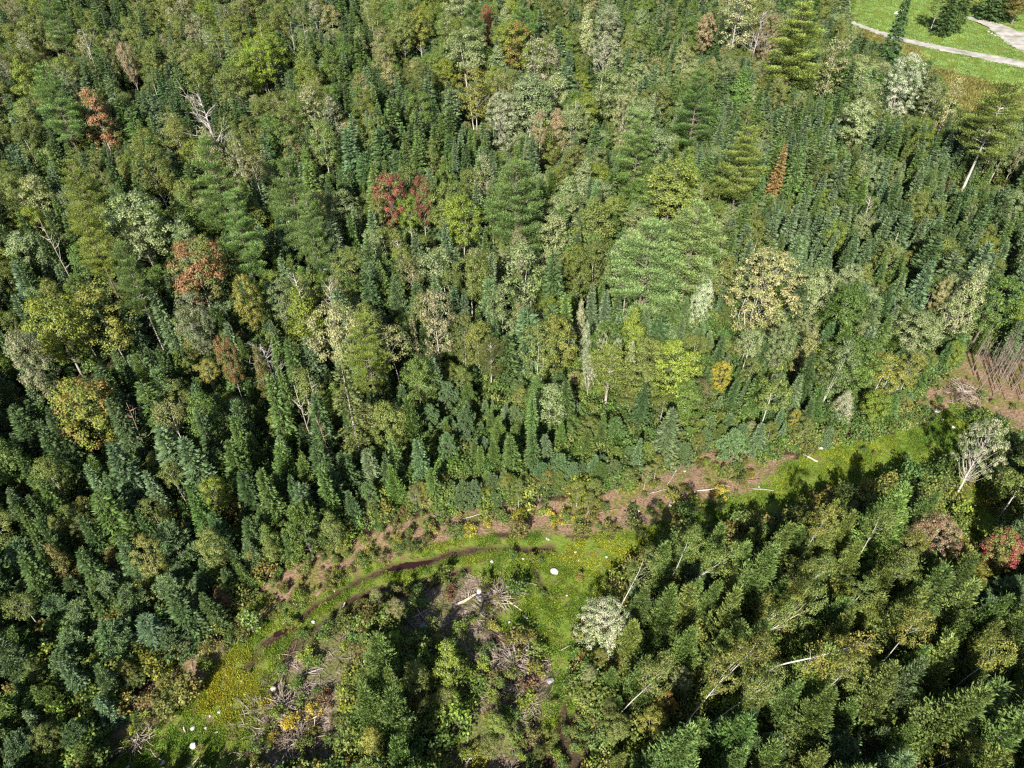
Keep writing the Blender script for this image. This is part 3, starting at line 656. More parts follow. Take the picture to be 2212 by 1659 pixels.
def scatter(name, label, cat, pts, rot, scl, idx, t1, t2, coll):
    n = len(pts); me = bpy.data.meshes.new(name); me.vertices.add(n); me.vertices.foreach_set('co', np.asarray(pts, np.float32).ravel())
    for an, arr_ in (('rot', rot), ('scl', scl), ('tint', t1), ('tint2', t2)):
        a = me.attributes.new(an, 'FLOAT_VECTOR', 'POINT'); a.data.foreach_set('vector', np.asarray(arr_, np.float32).ravel())
    a = me.attributes.new('idx', 'INT', 'POINT'); a.data.foreach_set('value', np.asarray(idx, np.int32))
    me.update()
    o = bpy.data.objects.new(name, me); COL.objects.link(o); o['kind'] = 'stuff'; o['label'] = label; o['category'] = cat
    g = bpy.data.node_groups.new(name + '_nodes', 'GeometryNodeTree')
    g.interface.new_socket('Geometry', in_out='INPUT', socket_type='NodeSocketGeometry'); g.interface.new_socket('Geometry', in_out='OUTPUT', socket_type='NodeSocketGeometry')
    N, L = g.nodes, g.links; gi = N.new('NodeGroupInput'); go = N.new('NodeGroupOutput')
    mp = N.new('GeometryNodeMeshToPoints'); L.new(gi.outputs[0], mp.inputs[0])
    ip = N.new('GeometryNodeInstanceOnPoints'); ci = N.new('GeometryNodeCollectionInfo'); ci.inputs[0].default_value = coll
    ci.inputs['Separate Children'].default_value = True; ci.inputs['Reset Children'].default_value = True
    L.new(mp.outputs[0], ip.inputs['Points']); L.new(ci.outputs[0], ip.inputs['Instance']); ip.inputs['Pick Instance'].default_value = True
    def at(nm, ty):
        q = N.new('GeometryNodeInputNamedAttribute'); q.data_type = ty; q.inputs[0].default_value = nm; return q.outputs[0]
    L.new(at('idx', 'INT'), ip.inputs['Instance Index']); L.new(at('rot', 'FLOAT_VECTOR'), ip.inputs['Rotation']); L.new(at('scl', 'FLOAT_VECTOR'), ip.inputs['Scale'])
    L.new(ip.outputs[0], go.inputs[0])
    md = o.modifiers.new('scatter', 'NODES'); md.node_group = g
    return o
STL = dict(fir_tree=('mass of smaller firs filling the wood behind the nearer trees', 'fir wood'), broadleaf_tree=('mass of farther broadleaf trees mixed through the wood', 'broadleaf wood'),
  birch_tree=('mass of farther olive birches mixed through the wood', 'birch wood'), larch_tree=('mass of smaller soft larches between the nearer ones', 'larch wood'),
  bushy_pine_tree=('mass of small bushy pines along the forest edge', 'pine thicket'), poplar_tree=('farther pale poplars dotted through the wood', 'poplar wood'))
for nm, L in STUFF.items():
    if not L: continue
    meshes = []; off = {}
    for kd, K in KINDS.items():
        if K['name'] == nm:
            off[kd] = (len(meshes), len(K['v'])); meshes += [joined(a[0], a[1], kd) for a in K['v']]
    coll = proto_collection(nm + '_kinds', meshes); P = []; R = []; S = []; I = []; A = []; B = []
    for (kd, x, y, h, r, tn) in L:
        o0, nv = off[kd]; i = int(rng.integers(nv)); K = KINDS[kd]['v'][i]
        P.append((x, y, float(ground_z(x, y)) - .05)); R.append((rng.normal() * .03, rng.normal() * .03, rng.random() * 6.283)); S.append((r / K[3], r / K[3], h / K[2])); I.append(o0 + i)
        a, b = vary(tn); A.append(a); B.append(b)
    lab, cat = STL[nm]
    scatter(nm.replace('_tree', '_forest'), lab, cat, P, R, S, I, A, B, coll)

# understorey inside the wood
shr = [joined(a[0], a[1], 'shrub') for a in KINDS['shrub']['v']]
csh = proto_collection('undergrowth_kinds', shr)
n = 34000; X = rng.uniform(-180, 180, n); Y = rng.uniform(5, 250, n); X[26000:] = rng.uniform(-40, 55, 8000); Y[26000:] = rng.uniform(18, 75, 8000); U0, V0, D0 = proj(X, Y, 0)
ing = anyin(U0, V0, GRASS); open_ = (ing & (rng.random(n) > .05)) | anyin(U0, V0, MEADOW); br = anyin(U0, V0, BRUSH) | ing
soil = anyin(U0, V0, SOIL); sl = anyin(U0, V0, SLASH)
keep = (U0 > -150) & (U0 < 2362) & (V0 > -90) & ~open_ & (~soil | (vnoise(X, Y, 1.6, 2) > .6)) & (~sl | (vnoise(X, Y, 2.6, 2) > .6)) & (rng.random(n) < .85)
br = br[keep]; X, Y, U0, V0, soil, sl = X[keep], Y[keep], U0[keep], V0[keep], soil[keep], sl[keep]; n = len(X)
op = soil | sl | br; near = V0 > 1050
s = np.where(op, rng.uniform(.2, .6, n), rng.uniform(.6, 1.4, n)); tl = []
for i in range(n):
    names = ['gold', 'olive', 'brown', 'ygreen', 'green', 'lar'] if (op[i] or near[i]) else ['green', 'gfir', 'olive', 'gfir']
    tl.append(vary(names[int(rng.integers(len(names)))], .25))
scatter('undergrowth', 'low leafy undergrowth covering the forest floor and cut edges', 'undergrowth', np.stack([X, Y, ground_z(X, Y)], 1),
        np.stack([0 * X, 0 * X, rng.random(n) * 6.28], 1), np.stack([s, s, s * rng.uniform(.7, 1.3, n)], 1), rng.integers(0, 3, n), [a for a, b in tl], [b for a, b in tl], csh)
print('undergrowth', n)

# ------------------------------------------------------------------ grass
def gen_tuft(nb, rad, hh, wid):
    lv = Leaves(); a = rng.random(nb) * 6.283; q = np.sqrt(rng.random(nb)) * rad
    P = np.stack([np.cos(a) * q, np.sin(a) * q, np.full(nb, -.02)], 1)
    D = rvec(nb) * .55 + [0, 0, 1]; N = rvec(nb) + np.array([0, -.3, .8])
    lv.add(P, D, N, hh * rng.uniform(.5, 1.2, nb), wid, rng.random(nb)); return lv
tufts = [gen_tuft(90, .5, .26, .06).mesh('grass_tuft', M['grassb']) for _ in range(3)] + [gen_tuft(70, .5, .6, .09).mesh('tall_grass_tuft', M['grassb']) for _ in range(2)]
ct = proto_collection('grass_kinds', tufts)
n = 60000; X = np.concatenate([rng.uniform(-45, 60, 34000), rng.uniform(60, 230, n - 34000)]); Y = np.concatenate([rng.uniform(15, 75, 34000), rng.uniform(100, 330, n - 34000)])
U0, V0, D0 = proj(X, Y, 0); jit = 14 * (vnoise(X, Y, 2.2, 5) - .5); g1 = anyin(U0 + jit, V0 + jit, GRASS); md_ = anyin(U0, V0, MEADOW); wd_ = anyin(U0, V0, WEEDS)
rd = rutdist(X, Y)
k = ((g1 & (rd > 1.15) & (vnoise(X, Y, 1.3, 6) > .26)) | (md_ & (V0 > -70))) & (U0 < 2500)
X, Y, U0, V0, wd_, md_ = X[k], Y[k], U0[k], V0[k], wd_[k], md_[k]; n = len(X)
nz = vnoise(X, Y, 3.2, 7) * .5 + vnoise(X, Y, .9, 4) * .5
yel = np.exp(-((U0 - 500) ** 2 + (V0 - 1480) ** 2) / 60 ** 2) + np.exp(-((U0 - 1300) ** 2 / 90 ** 2 + (V0 - 1195) ** 2 / 30 ** 2))
c1 = np.array([.12, .215, .03]); c2 = np.array([.30, .35, .04]); q = np.clip((nz - .34) * 1.9 + yel, 0, 1)[:, None]
tt = c1 * (1 - q) + c2 * q; yl = np.clip(np.exp(-((U0 - 490) ** 2 + (V0 - 1480) ** 2) / 75 ** 2) + .7 * np.exp(-((U0 - 1290) ** 2 / 90 ** 2 + (V0 - 1195) ** 2 / 25 ** 2)), 0, 1)[:, None] * (.4 + .8 * vnoise(X, Y, 1.2, 3))[:, None]; tt = tt * (1 - yl) + np.array([.42, .37, .035]) * yl; gm = np.array([.22, .33, .09]); tt = np.where(md_[:, None], gm * (.8 + .5 * nz[:, None]), tt)
tt = np.where(wd_[:, None], np.array([.23,.215,.065]) * (.7 + .7 * nz[:, None]), tt)
tt = tt * rng.uniform(.8, 1.2, (n, 1)); sc_ = np.where(wd_, 1.7, np.where(md_, 1.5, rng.uniform(.6, 1.1, n)))
idx = np.where(wd_, rng.integers(3, 5, n), rng.integers(0, 3, n))
inroad = np.zeros(n, bool)
ROADS = [[(1790,24),(1840,46),(1900,69),(1960,86),(2020,98),(2120,118),(2212,136),(2330,160),(2500,196)], [(2085,38),(2115,45),(2150,57),(2180,72),(2212,88),(2280,120),(2380,170)]]
RWD = [[.9,1.0,1.3,1.6,1.9,2.2,2.4,2.5,2.5], [1.0,1.7,2.4,3.4,5,6,6]]
for pts, ww in zip(ROADS, RWD):
    W_ = [atz(u, v) for u, v in pts]
    for i in range(len(W_) - 1):
        (ax, ay), (bx, by) = W_[i], W_[i + 1]; dx, dy = bx - ax, by - ay
        t = np.clip(((X - ax) * dx + (Y - ay) * dy) / (dx * dx + dy * dy), 0, 1)
        inroad |= np.hypot(X - ax - t * dx, Y - ay - t * dy) < (ww[i] * (1 - t) + ww[i + 1] * t) * .92
kk = ~inroad
scatter('grass', 'bright yellow-green grass on the logging trail and the far meadow', 'grass', np.stack([X, Y, ground_z(X, Y)], 1)[kk],
        np.stack([0 * X, 0 * X, rng.random(n) * 6.28], 1)[kk], np.stack([sc_, sc_, sc_ * .8], 1)[kk], idx[kk], tt[kk], (tt * .8)[kk], ct)
print('grass', n)

# ------------------------------------------------------------------ ground
def axis(lo, a, b, hi, fine, coarse):
    L = list(np.arange(a, b, fine)); L = list(np.linspace(lo, a, int((a - lo) / coarse) + 2)[:-1]) + L + list(np.linspace(b, hi, int((hi - b) / coarse) + 2)); return np.array(L)
ax_ = axis(-900, -50, 62, 900, .32, 6.); ay_ = axis(-300, 14, 80, 1500, .32, 6.)
GX, GY = np.meshgrid(ax_, ay_); Z = ground_z(GX, GY)
U0, V0, D0 = proj(GX, GY, 0); jj = 16 * (vnoise(GX, GY, 1.3, 5) - .5)
vis = D0 > 5
mg = (anyin(U0 + jj, V0 + jj, GRASS) | anyin(U0, V0, MEADOW)) & vis; ms_ = anyin(U0 + jj, V0 - jj, SOIL) & vis; ml = anyin(U0 - jj, V0 + jj, SLASH) & vis
wds = anyin(U0, V0, WEEDS) & vis; mg &= ~wds; ms_ |= anyin(U0 + jj, V0 + jj, BRUSH[:1]) & ~mg & vis
mud = np.clip(np.exp(-(rutdist(GX, GY) / .95) ** 2) * (.55 + 1.0 * vnoise(GX, GY, .9, 6)), 0, 1)
ny, nx = GX.shape; ii = np.arange(ny - 1)[:, None] * nx + np.arange(nx - 1)[None]
Fq = np.stack([ii, ii + 1, ii + nx + 1, ii + nx], -1).reshape(-1, 4)
m, n_, N, L = new_mat('forest_ground')
def attr(nm): a = N.new('ShaderNodeAttribute'); a.attribute_name = nm; return a
tc = N.new('ShaderNodeTexCoord')
def nzn(sc, det=6):
    q = N.new('ShaderNodeTexNoise'); q.inputs['Scale'].default_value = sc; q.inputs['Detail'].default_value = det; L.new(tc.outputs['Object'], q.inputs['Vector']); return q.outputs[0]
def ramp(src, *stops):
    r = N.new('ShaderNodeValToRGB'); e = r.color_ramp.elements; e[0].position, e[0].color = stops[0][0], (*stops[0][1], 1); e[1].position, e[1].color = stops[-1][0], (*stops[-1][1], 1)
    for s in stops[1:-1]: x = e.new(s[0]); x.color = (*s[1], 1)
    L.new(src, r.inputs[0]); return r.outputs[0]
def mixc(f, a, b):
    q = N.new('ShaderNodeMix'); q.data_type = 'RGBA'; L.new(f, q.inputs['Factor']); L.new(a, q.inputs['A']); L.new(b, q.inputs['B']); return q.outputs['Result']
z1 = attr('zone'); sp = N.new('ShaderNodeSeparateXYZ'); L.new(z1.outputs['Vector'], sp.inputs[0]); z2 = attr('zone2'); sp2 = N.new('ShaderNodeSeparateXYZ'); L.new(z2.outputs['Vector'], sp2.inputs[0])
n3b = nzn(.55, 8); n1 = nzn(1.1); n2 = nzn(5.5); n3 = nzn(.35)
floor_ = ramp(n2, (.3, (.03,.022,.014)), (.55, (.07,.05,.03)), (.75, (.05,.06,.02)))
grs = ramp(n1, (.3, (.07,.12,.02)), (.5, (.15,.21,.03)), (.68, (.15,.12,.05)))
soi = ramp(n2, (.28, (.10,.062,.038)), (.5, (.23,.15,.095)), (.7, (.33,.24,.165)))
soi = mixc(ramp(n3b, (.47, (0,0,0)), (.56, (.85,.85,.85))), soi, ramp(n2, (.4, (.09,.11,.03)), (.6, (.2,.17,.05))))
sla = ramp(n2, (.3, (.06,.042,.03)), (.48, (.17,.125,.09)), (.66, (.3,.24,.18)))
sla = mixc(ramp(n3b, (.45, (0,0,0)), (.53, (.85,.85,.85))), sla, ramp(n2, (.4, (.07,.1,.025)), (.6, (.15,.15,.04))))
wee = ramp(n1, (.3, (.1,.1,.035)), (.55, (.18,.165,.06)), (.75, (.15,.19,.05)))
mudc = ramp(n2, (.35, (.03,.017,.012)), (.65, (.085,.05,.035)))
c = mixc(sp.outputs[1], floor_, soi); c = mixc(sp.outputs[2], c, sla); c = mixc(sp.outputs[0], c, grs); c = mixc(sp2.outputs[1], c, wee); c = mixc(sp2.outputs[0], c, mudc)
p = N.new('ShaderNodeBsdfPrincipled'); p.inputs['Roughness'].default_value = .95; p.inputs['Specular IOR Level'].default_value = .1; L.new(c, p.inputs['Base Color'])
bp = N.new('ShaderNodeBump'); bp.inputs['Strength'].default_value = .8; bp.inputs['Distance'].default_value = .12; L.new(n2, bp.inputs['Height']); L.new(bp.outputs[0], p.inputs['Normal'])
o_ = N.new('ShaderNodeOutputMaterial'); L.new(p.outputs[0], o_.inputs[0])
gm = mk_mesh('ground', np.stack([GX.ravel(), GY.ravel(), Z.ravel()], 1), [Fq], [m], smooth=True)
for an, arr_ in (('zone', np.stack([mg, ms_, ml], -1).astype(np.float32)), ('zone2', np.stack([mud, wds, 0 * mud], -1).astype(np.float32))):
    a = gm.attributes.new(an, 'FLOAT_VECTOR', 'POINT'); a.data.foreach_set('vector', arr_.astype(np.float32).ravel())
meshobj('ground', gm, kind='structure', label='forest ground with brown soil, grass and logging slash')

# roads on the far meadow
def strip(name, pts, wid, mat, dz, **kw):
    W_ = np.array([atz(u, v) for u, v in pts]); t = np.linspace(0, len(W_) - 1, (len(W_) - 1) * 16 + 1); k = np.clip(t.astype(int), 0, len(W_) - 2); f = (t - k)[:, None]
    C = W_[k] * (1 - f) + W_[k + 1] * f; w = np.interp(t, range(len(wid)), wid); Tn = norm(np.gradient(C, axis=0)); Nn = np.stack([-Tn[:, 1], Tn[:, 0]], 1)
    cols = []
    for s in np.linspace(-1, 1, 7):
        e = w + (rng.normal(size=len(w)) * .25 if abs(s) == 1 else 0); q = C + Nn * (e * s)[:, None]; cols.append(np.stack([q[:, 0], q[:, 1], ground_z(q[:, 0], q[:, 1]) + dz], 1))
    V = np.stack(cols, 1); nn, kk_ = V.shape[:2]; i = np.arange(nn - 1)[:, None] * kk_ + np.arange(kk_ - 1)[None]
    return meshobj(name, mk_mesh(name, V.reshape(-1, 3), [np.stack([i, i + 1, i + kk_ + 1, i + kk_], -1).reshape(-1, 4)], [mat], smooth=True), **kw)
strip('gravel_road', ROADS[0], RWD[0], M['gravel'], .10, kind='structure', label='pale grey gravel road crossing the far meadow')
strip('gravel_yard', ROADS[1], RWD[1], M['gravel'], .13, kind='structure', label='wide grey gravel pull-out at the right edge')

# puddles in the ruts
m, n_, N, L = new_mat('tea_brown_water'); p = N.new('ShaderNodeBsdfPrincipled'); p.inputs['Base Color'].default_value = (.03,.011,.008,1); p.inputs['Roughness'].default_value = .08
o_ = N.new('ShaderNodeOutputMaterial'); L.new(p.outputs[0], o_.inputs[0]); M['water'] = m
def puddle(pts, w, lab):
    W_ = np.array([atz(u, v) for u, v in pts]); t = np.linspace(0, len(W_) - 1, 40); k = np.clip(t.astype(int), 0, len(W_) - 2); f = (t - k)[:, None]; C = W_[k] * (1 - f) + W_[k + 1] * f
    Tn = norm(np.gradient(C, axis=0)); Nn = np.stack([-Tn[:, 1], Tn[:, 0]], 1); s = np.sin(np.linspace(0.02, math.pi - .02, 40)) ** .6 * w
    a = C + Nn * (s * (1 + .2 * rng.normal(size=40)))[:, None]; b = C - Nn * (s * (1 + .2 * rng.normal(size=40)))[:, None]
    z = float(np.mean(ground_z(C[:, 0], C[:, 1]))) + .05
    V = np.concatenate([np.c_[a, np.full(40, z)], np.c_[b, np.full(40, z)]]); i = np.arange(39)
    meshobj('puddle', mk_mesh('puddle', V, [np.stack([i, i + 1, i + 41, i + 40], 1)], [M['water']]), kind='structure', label=lab)
puddle([(835,1227),(870,1218),(905,1211),(935,1206)], .42, 'longest red-brown puddle in the upper wheel rut')
puddle([(915,1249),(945,1241),(985,1233)], .4, 'red-brown puddle in the lower wheel rut')
puddle([(808,1276),(845,1267),(880,1257)], .25, 'thin dark puddle at the left end of the lower rut')
puddle([(588,1370),(605,1357),(626,1342)], .38, 'short red-brown puddle at the trail bend')
puddle([(1155,1560),(1146,1582),(1132,1615)], .4, 'red-brown puddle in the rut near the bottom edge')

# ------------------------------------------------------------------ rocks
def rock_mesh(seed):
    r = np.random.default_rng(seed); bpyv = []; n = 9; m_ = 14; V = []; 
    k = r.normal(size=(5, 3)); ph = r.random(5) * 6
    for i in range(n + 1):
        for j in range(m_):
            th = math.pi * i / n; a = 2 * math.pi * j / m_; d = np.array([math.sin(th) * math.cos(a), math.sin(th) * math.sin(a), math.cos(th)])
            q = 1 + .16 * sum(math.sin(2.2 * (d @ k[c]) + ph[c]) for c in range(5)) / 2; p = d * q
            for c in range(4): # flat facets
                nn = k[c] / np.linalg.norm(k[c]); e = p @ nn
                if e > .62: p = p - nn * (e - .62)
            V.append(p * [1, .85, .6])
    i = np.arange(n)[:, None] * m_; j = np.arange(m_)[None]; j2 = (j + 1) % m_
    return np.array(V), np.stack([i + j, i + m_ + j, i + m_ + j2, i + j2], -1).reshape(-1, 4)
RM = {}
for q in range(4):
    V, Fq = rock_mesh(q + 40)
    for mt in ('rock', 'rockd'): RM[(q, mt)] = mk_mesh('rock', V, [Fq], [M[mt]], smooth=False)
def rock(u, v, wpx, mt='rock', lm=None, words=None, label=None):
    x, y = atz(u, v + wpx * .3); _, _, d = proj(x, y, 0); s = wpx / 2 * d / FPX
    o = meshobj('rock', RM[(int(rng.integers(4)), mt)], (x, y, float(ground_z(x, y)) + s * .22)); o.scale = (s, s, s * rng.uniform(.8, 1.2)); o.rotation_euler = (rng.normal() * .15, rng.normal() * .15, rng.random() * 6.28)
    o['category'] = 'rock'; o['group'] = 'rocks in the clearing'
    REG.append(dict(o=o, noun='rock', words=words or ('pale' if mt == 'rock' else 'grey'), u=u, v=v, label=label, lm=lm, h=s, kind='rock'))
rock(803,1287,20,lm='big white boulder under the ruts'); rock(812,1300,18,words='white'); rock(1036,1270,17,words='pale'); rock(1039,1283,20,'rockd',lm='grey boulder by the slash heap'); rock(1197,1228,19,lm='white boulder on the grass')
rock(1447,1093,10); rock(1188,1466,20,'rockd',lm='grey boulder at the lower clearing'); rock(1062,1208,9); rock(1130,1204,7); rock(676,1335,10); rock(915,1346,22,'rockd',lm='shaded boulder in the slash')
for a in ((2022,884,14),(2058,921,9),(2057,977,11),(2010,875,8),(2035,905,7),(627,1501,10),(417,1604,17),(415,1568,11),(443,1568,8),(466,1577,7),(350,1641,11),(273,1652,9),(472,1533,8),(520,1466,5),(452,1542,6),(590,1486,10),(612,1493,8),(560,1500,6),
 (1181,1160,6),(1185,1163,5),(1243,1190,7),(1250,1208,6),(1224,1283,7),(1195,1195,5),(1137,1330,9),(1100,1343,7),(1310,1202,7),(1172,1200,6),(720,1270,6),(640,1300,5),(655,1292,5),(1475,1238,5),(1500,1063,5),(2150,74,7),(2165,78,9),(1937,25,14),(2135,66,6),(2142,70,6),(1478,1020,6),(1380,1105,5),(1250,1130,5),(1560,1085,5),(1640,1050,5),(1190,1545,5),(440,1650,8),(585,1600,7),(640,1610,6),(700,1560,6)): rock(*a)

# ------------------------------------------------------------------ logs and poles
def log(u0, v0, u1, v1, rad, mt='dead', lm=None, z0=.12, z1=.12, bent=0., words=None, stubs=2):
    a = np.array(atz(u0, v0)); b = np.array(atz(u1, v1)); c = (a + b) / 2; L_ = np.linalg.norm(b - a); tb = Tubes(); n = 6; t = np.linspace(0, 1, n); d = (b - a) / L_; nn = np.array([-d[1], d[0]])
    P = a + (b - a) * t[:, None] + nn * (np.sin(t * math.pi) * bent * L_ + rng.normal(size=n) * rad * .3)[:, None]
    z = np.maximum(ground_z(P[:, 0], P[:, 1]) + rad * .7, 0) * 0 + float(np.max(ground_z(P[:, 0], P[:, 1]))) + rad * .6 + z0 * (1 - t) + z1 * t - .1
    Q = np.c_[P - c, z]; tb.add(Q, np.linspace(rad * 1.15, rad * .75, n), 8)
    for s in range(stubs):
        k = rng.integers(1, n - 1); tb.add(bend(Q[k], rvec(1)[0] + [0, 0, .8], rad * rng.uniform(4, 9), 2, .1), [rad * .35, rad * .25, rad * .12], 4)
    o = meshobj('log', tb.mesh('log', M[mt]), (c[0], c[1], 0)); o['category'] = 'log'; o['group'] = 'logs and poles left by the cutting'
    w = words or {'dead': 'grey', 'cut': 'pale barkless', 'birch': 'white', 'reddead': 'reddish', 'stump': 'brown'}[mt]
    REG.append(dict(o=o, noun='log', words=('thin ' if rad < .07 else ('thick ' if rad > .13 else '')) + w, u=(u0 + u1) / 2, v=(v0 + v1) / 2, label=None, lm=lm, h=rad, kind='log'))
LG = [(1752,960,1783,966,.16,'cut','upper of the two pale cut logs'),(1735,978,1767,995,.11,'cut','lower of the two pale cut logs'),(1715,967,1727,973,.08,'cut'),
 (1505,1063,1578,1052,.07,'cut','long curved pole on the soil'),(1625,1056,1672,1060,.06,'dead'),(1560,1040,1640,1036,.04,'reddead'),
 (630,1559,662,1516,.17,'cut','thick pale log in the slash'),(672,1589,682,1574,.15,'cut'),(917,1409,947,1411,.15,'dead'),(1087,1409,1140,1431,.17,'dead','thick grey log on the brush heap'),
 (1058,1389,1075,1403,.07,'dead'),(1045,1413,1070,1402,.08,'cut'),(1077,1403,1117,1401,.06,'dead'),(984,1304,1030,1281,.14,'cut','pale log beside the grey boulder'),(1060,1324,1090,1299,.08,'stump'),
 (1090,1270,1134,1286,.05,'reddead'),(1034,1254,1058,1253,.06,'dead'),(887,1333,934,1306,.06,'dead'),(1006,1469,1024,1465,.1,'cut'),(1014,1451,1035,1454,.08,'cut'),
 (1004,1653,1054,1573,.09,'cut','long pale pole near the bottom edge'),(984,1640,999,1600,.05,'dead'),(1110,1536,1125,1523,.06,'cut'),(1070,1540,1084,1579,.06,'stump'),(1210,1404,1234,1392,.05,'dead'),
 (816,1337,857,1312,.06,'dead'),(745,1300,700,1372,.05,'dead'),(640,1460,700,1440,.06,'dead'),(395,1570,400,1580,.06,'cut'),(400,1660,430,1630,.06,'cut'),(545,1640,548,1590,.04,'birch'),
 (1670,943,1690,925,.05,'dead'),(1618,980,1640,950,.05,'dead'),(1710,945,1740,915,.05,'dead'),(1100,1300,1130,1320,.05,'cut'),(1115,1255,1160,1262,.05,'stump'),(1130,1400,1160,1412,.1,'dead'),
 (1148,1395,1165,1405,.08,'cut'),(1060,1440,1066,1475,.05,'dead'),(1075,1460,1062,1496,.05,'dead'),(1040,1480,1085,1462,.06,'stump'),(1160,1480,1150,1510,.05,'dead'),(1000,1500,1050,1500,.06,'reddead'),
 (595,1545,625,1520,.06,'dead'),(600,1570,650,1590,.06,'reddead'),(640,1500,668,1488,.05,'cut'),(675,1530,705,1500,.06,'dead'),(690,1545,730,1496,.05,'cut'),(655,1560,700,1540,.05,'cut'),(610,1480,640,1470,.05,'stump'),
 (1040,1020,1010,1060,.05,'dead'),(935,1110,970,1135,.05,'stump'),(1000,1120,1050,1105,.05,'dead'),(1290,1110,1340,1100,.05,'reddead'),(1400,1070,1440,1060,.05,'dead'),(1460,1020,1440,1050,.05,'dead'),
 (900,1310,930,1350,.06,'dead'),(960,1350,990,1330,.06,'reddead'),(870,1330,905,1370,.06,'stump'),(1900,905,1950,915,.05,'dead'),(2040,850,2075,862,.06,'reddead'),(2090,880,2120,900,.06,'dead'),(2060,830,2100,842,.05,'cut')]
for a in LG: log(*a[:6], lm=a[6] if len(a) > 6 else None, bent=rng.normal() * .04)

# loose slash: countless twigs
tw = Tubes(); 
def twigs(poly_list, n, box, rr=(.012, .035), ll=(.5, 1.8)):
    c = 0
    while c < n:
        u = rng.uniform(box[0], box[2]); v = rng.uniform(box[1], box[3])
        if not anyin(np.array([u]), np.array([v]), poly_list)[0]: continue
        x, y = atz(u, v); c += 1
        if vnoise(x, y, 3.2, 4) < .36: continue
        a = rng.random() * 6.28; L_ = rng.uniform(*ll); z = float(ground_z(x, y)); e = rng.uniform(.03, .3)
        r = rng.uniform(*rr); tw.add([(x, y, z + .02), (x + math.cos(a) * L_ * .5, y + math.sin(a) * L_ * .5, z + .03 + e * .5), (x + math.cos(a + .2) * L_, y + math.sin(a + .2) * L_, z + e)], [r, r * .8, r * .5], 4, cap=False)
twigs(SLASH, 1500, (520, 1240, 1200, 1659)); twigs(SOIL, 420, (60, 770, 2212, 1659), (.01, .025), (.4, 1.3)); 
for (hu, hv, hr, hn) in ((1105,1432,3.0,230),(612,1530,3.2,260),(1075,1285,2.2,120),(1120,1490,2.4,110),(640,1600,2.6,130),(2075,855,3.4,200),(1010,1455,1.6,60),(300,1600,1.6,50)):
    hx, hy = atz(hu, hv)
    for q in range(hn):
        a = rng.random() * 6.28; rr = abs(rng.normal()) * hr * .5; x = hx + math.cos(a) * rr; y = hy + math.sin(a) * rr * .8; z = float(ground_z(x, y)) + max(0, .55 - rr / hr * .5) * rng.random()
        b = rng.random() * 6.28; L_ = rng.uniform(.4, 1.9); r = rng.uniform(.015, .05); e = rng.uniform(-.05, .5)
        tw.add([(x, y, z + .04), (x + math.cos(b) * L_ * .5, y + math.sin(b) * L_ * .5, z + .06 + e * .5), (x + math.cos(b + .15) * L_, y + math.sin(b + .15) * L_, z + .05 + e)], [r, r * .85, r * .55], 4, cap=False)
o = meshobj('brush_slash', tw.mesh('brush_slash', M['twig']), kind='stuff', label='brownish grey twigs and brush strewn over the cut ground', category='slash')

# ------------------------------------------------------------------ bare snags
SN = [(lambda: gen_snag(9, 18, 1), 'dead'), (lambda: gen_snag(9, 9, 1), 'pale'), (lambda: gen_snag(9, 26, 5, .9), 'dead'), (lambda: gen_snag(9, 10, 0, .1), 'reddead')]
SM = []
for g, mt in SN: tb, h = g(); SM.append(tb.mesh('bare_trunk', M[mt]))
def snag(ub, vb, ut, vt, h, vi, thick=1., lm=None, words='grey', noun='dead tree'):
    bx, by = atz(ub, vb, max(0, 0)); tx, ty = atz(ut, vt, h); d = Vector((tx - bx, ty - by, h)); L_ = d.length
    o = meshobj('dead_tree', SM[vi], (bx, by, float(ground_z(bx, by)))); o.rotation_mode = 'QUATERNION'; o.rotation_quaternion = Vector((0, 0, 1)).rotation_difference(d.normalized()) @ Quaternion((0, 0, 1), rng.random() * 6.28)
    o.scale = (thick, thick, L_ / 9); o['category'] = 'dead tree'; o['group'] = 'dead trees'
    REG.append(dict(o=o, noun=noun, words=words, u=ut, v=vt + 20, label=None, lm=lm, h=h, kind='snag'))
def snag_up(u, v, h, vi, thick=1., lm=None, words='bare grey'):
    x, y = atz(u, v, h); bu, bv, _ = proj(x, y, 0); snag(bu, bv, u, v, h, vi, thick, lm, words)
snag(480,330,378,160,15,1,.9,'long white bare trunk at upper left','bare white'); snag_up(437,205,15,2,2.4,'grey twiggy bare tree'); snag_up(690,598,13,0,1.,'white bare snag left of centre','bare white'); snag_up(650,585,13,0,1.)
snag_up(640,820,13,1,.8,'forked white snag beside the shaggy spruce','bare white'); snag_up(668,806,13,1,.7,None,'bare white'); snag_up(686,880,11,3,.7,None,'bare pale'); snag_up(258,868,10,3,.8,'reddish bare snag','bare reddish')
snag_up(572,738,10,2,1.5,'twiggy purple-grey snag'); snag_up(170,60,14,1,1.,None,'bare white'); snag_up(620,42,14,1); snag_up(655,45,14,1,1.,None,'bare white'); snag_up(1345,560,10,1); snag_up(84,460,14,1,.9,None,'bare white'); snag_up(555,50,14,1)
snag_up(1250,215,12,1); snag_up(870,520,9,0); snag_up(1150,640,10,1,1,None,'bare white'); snag_up(1360,620,9,1,1,None,'bare white'); snag_up(1650,20,13,2,1.5); snag_up(1890,430,9,0); snag_up(1950,500,9,1)
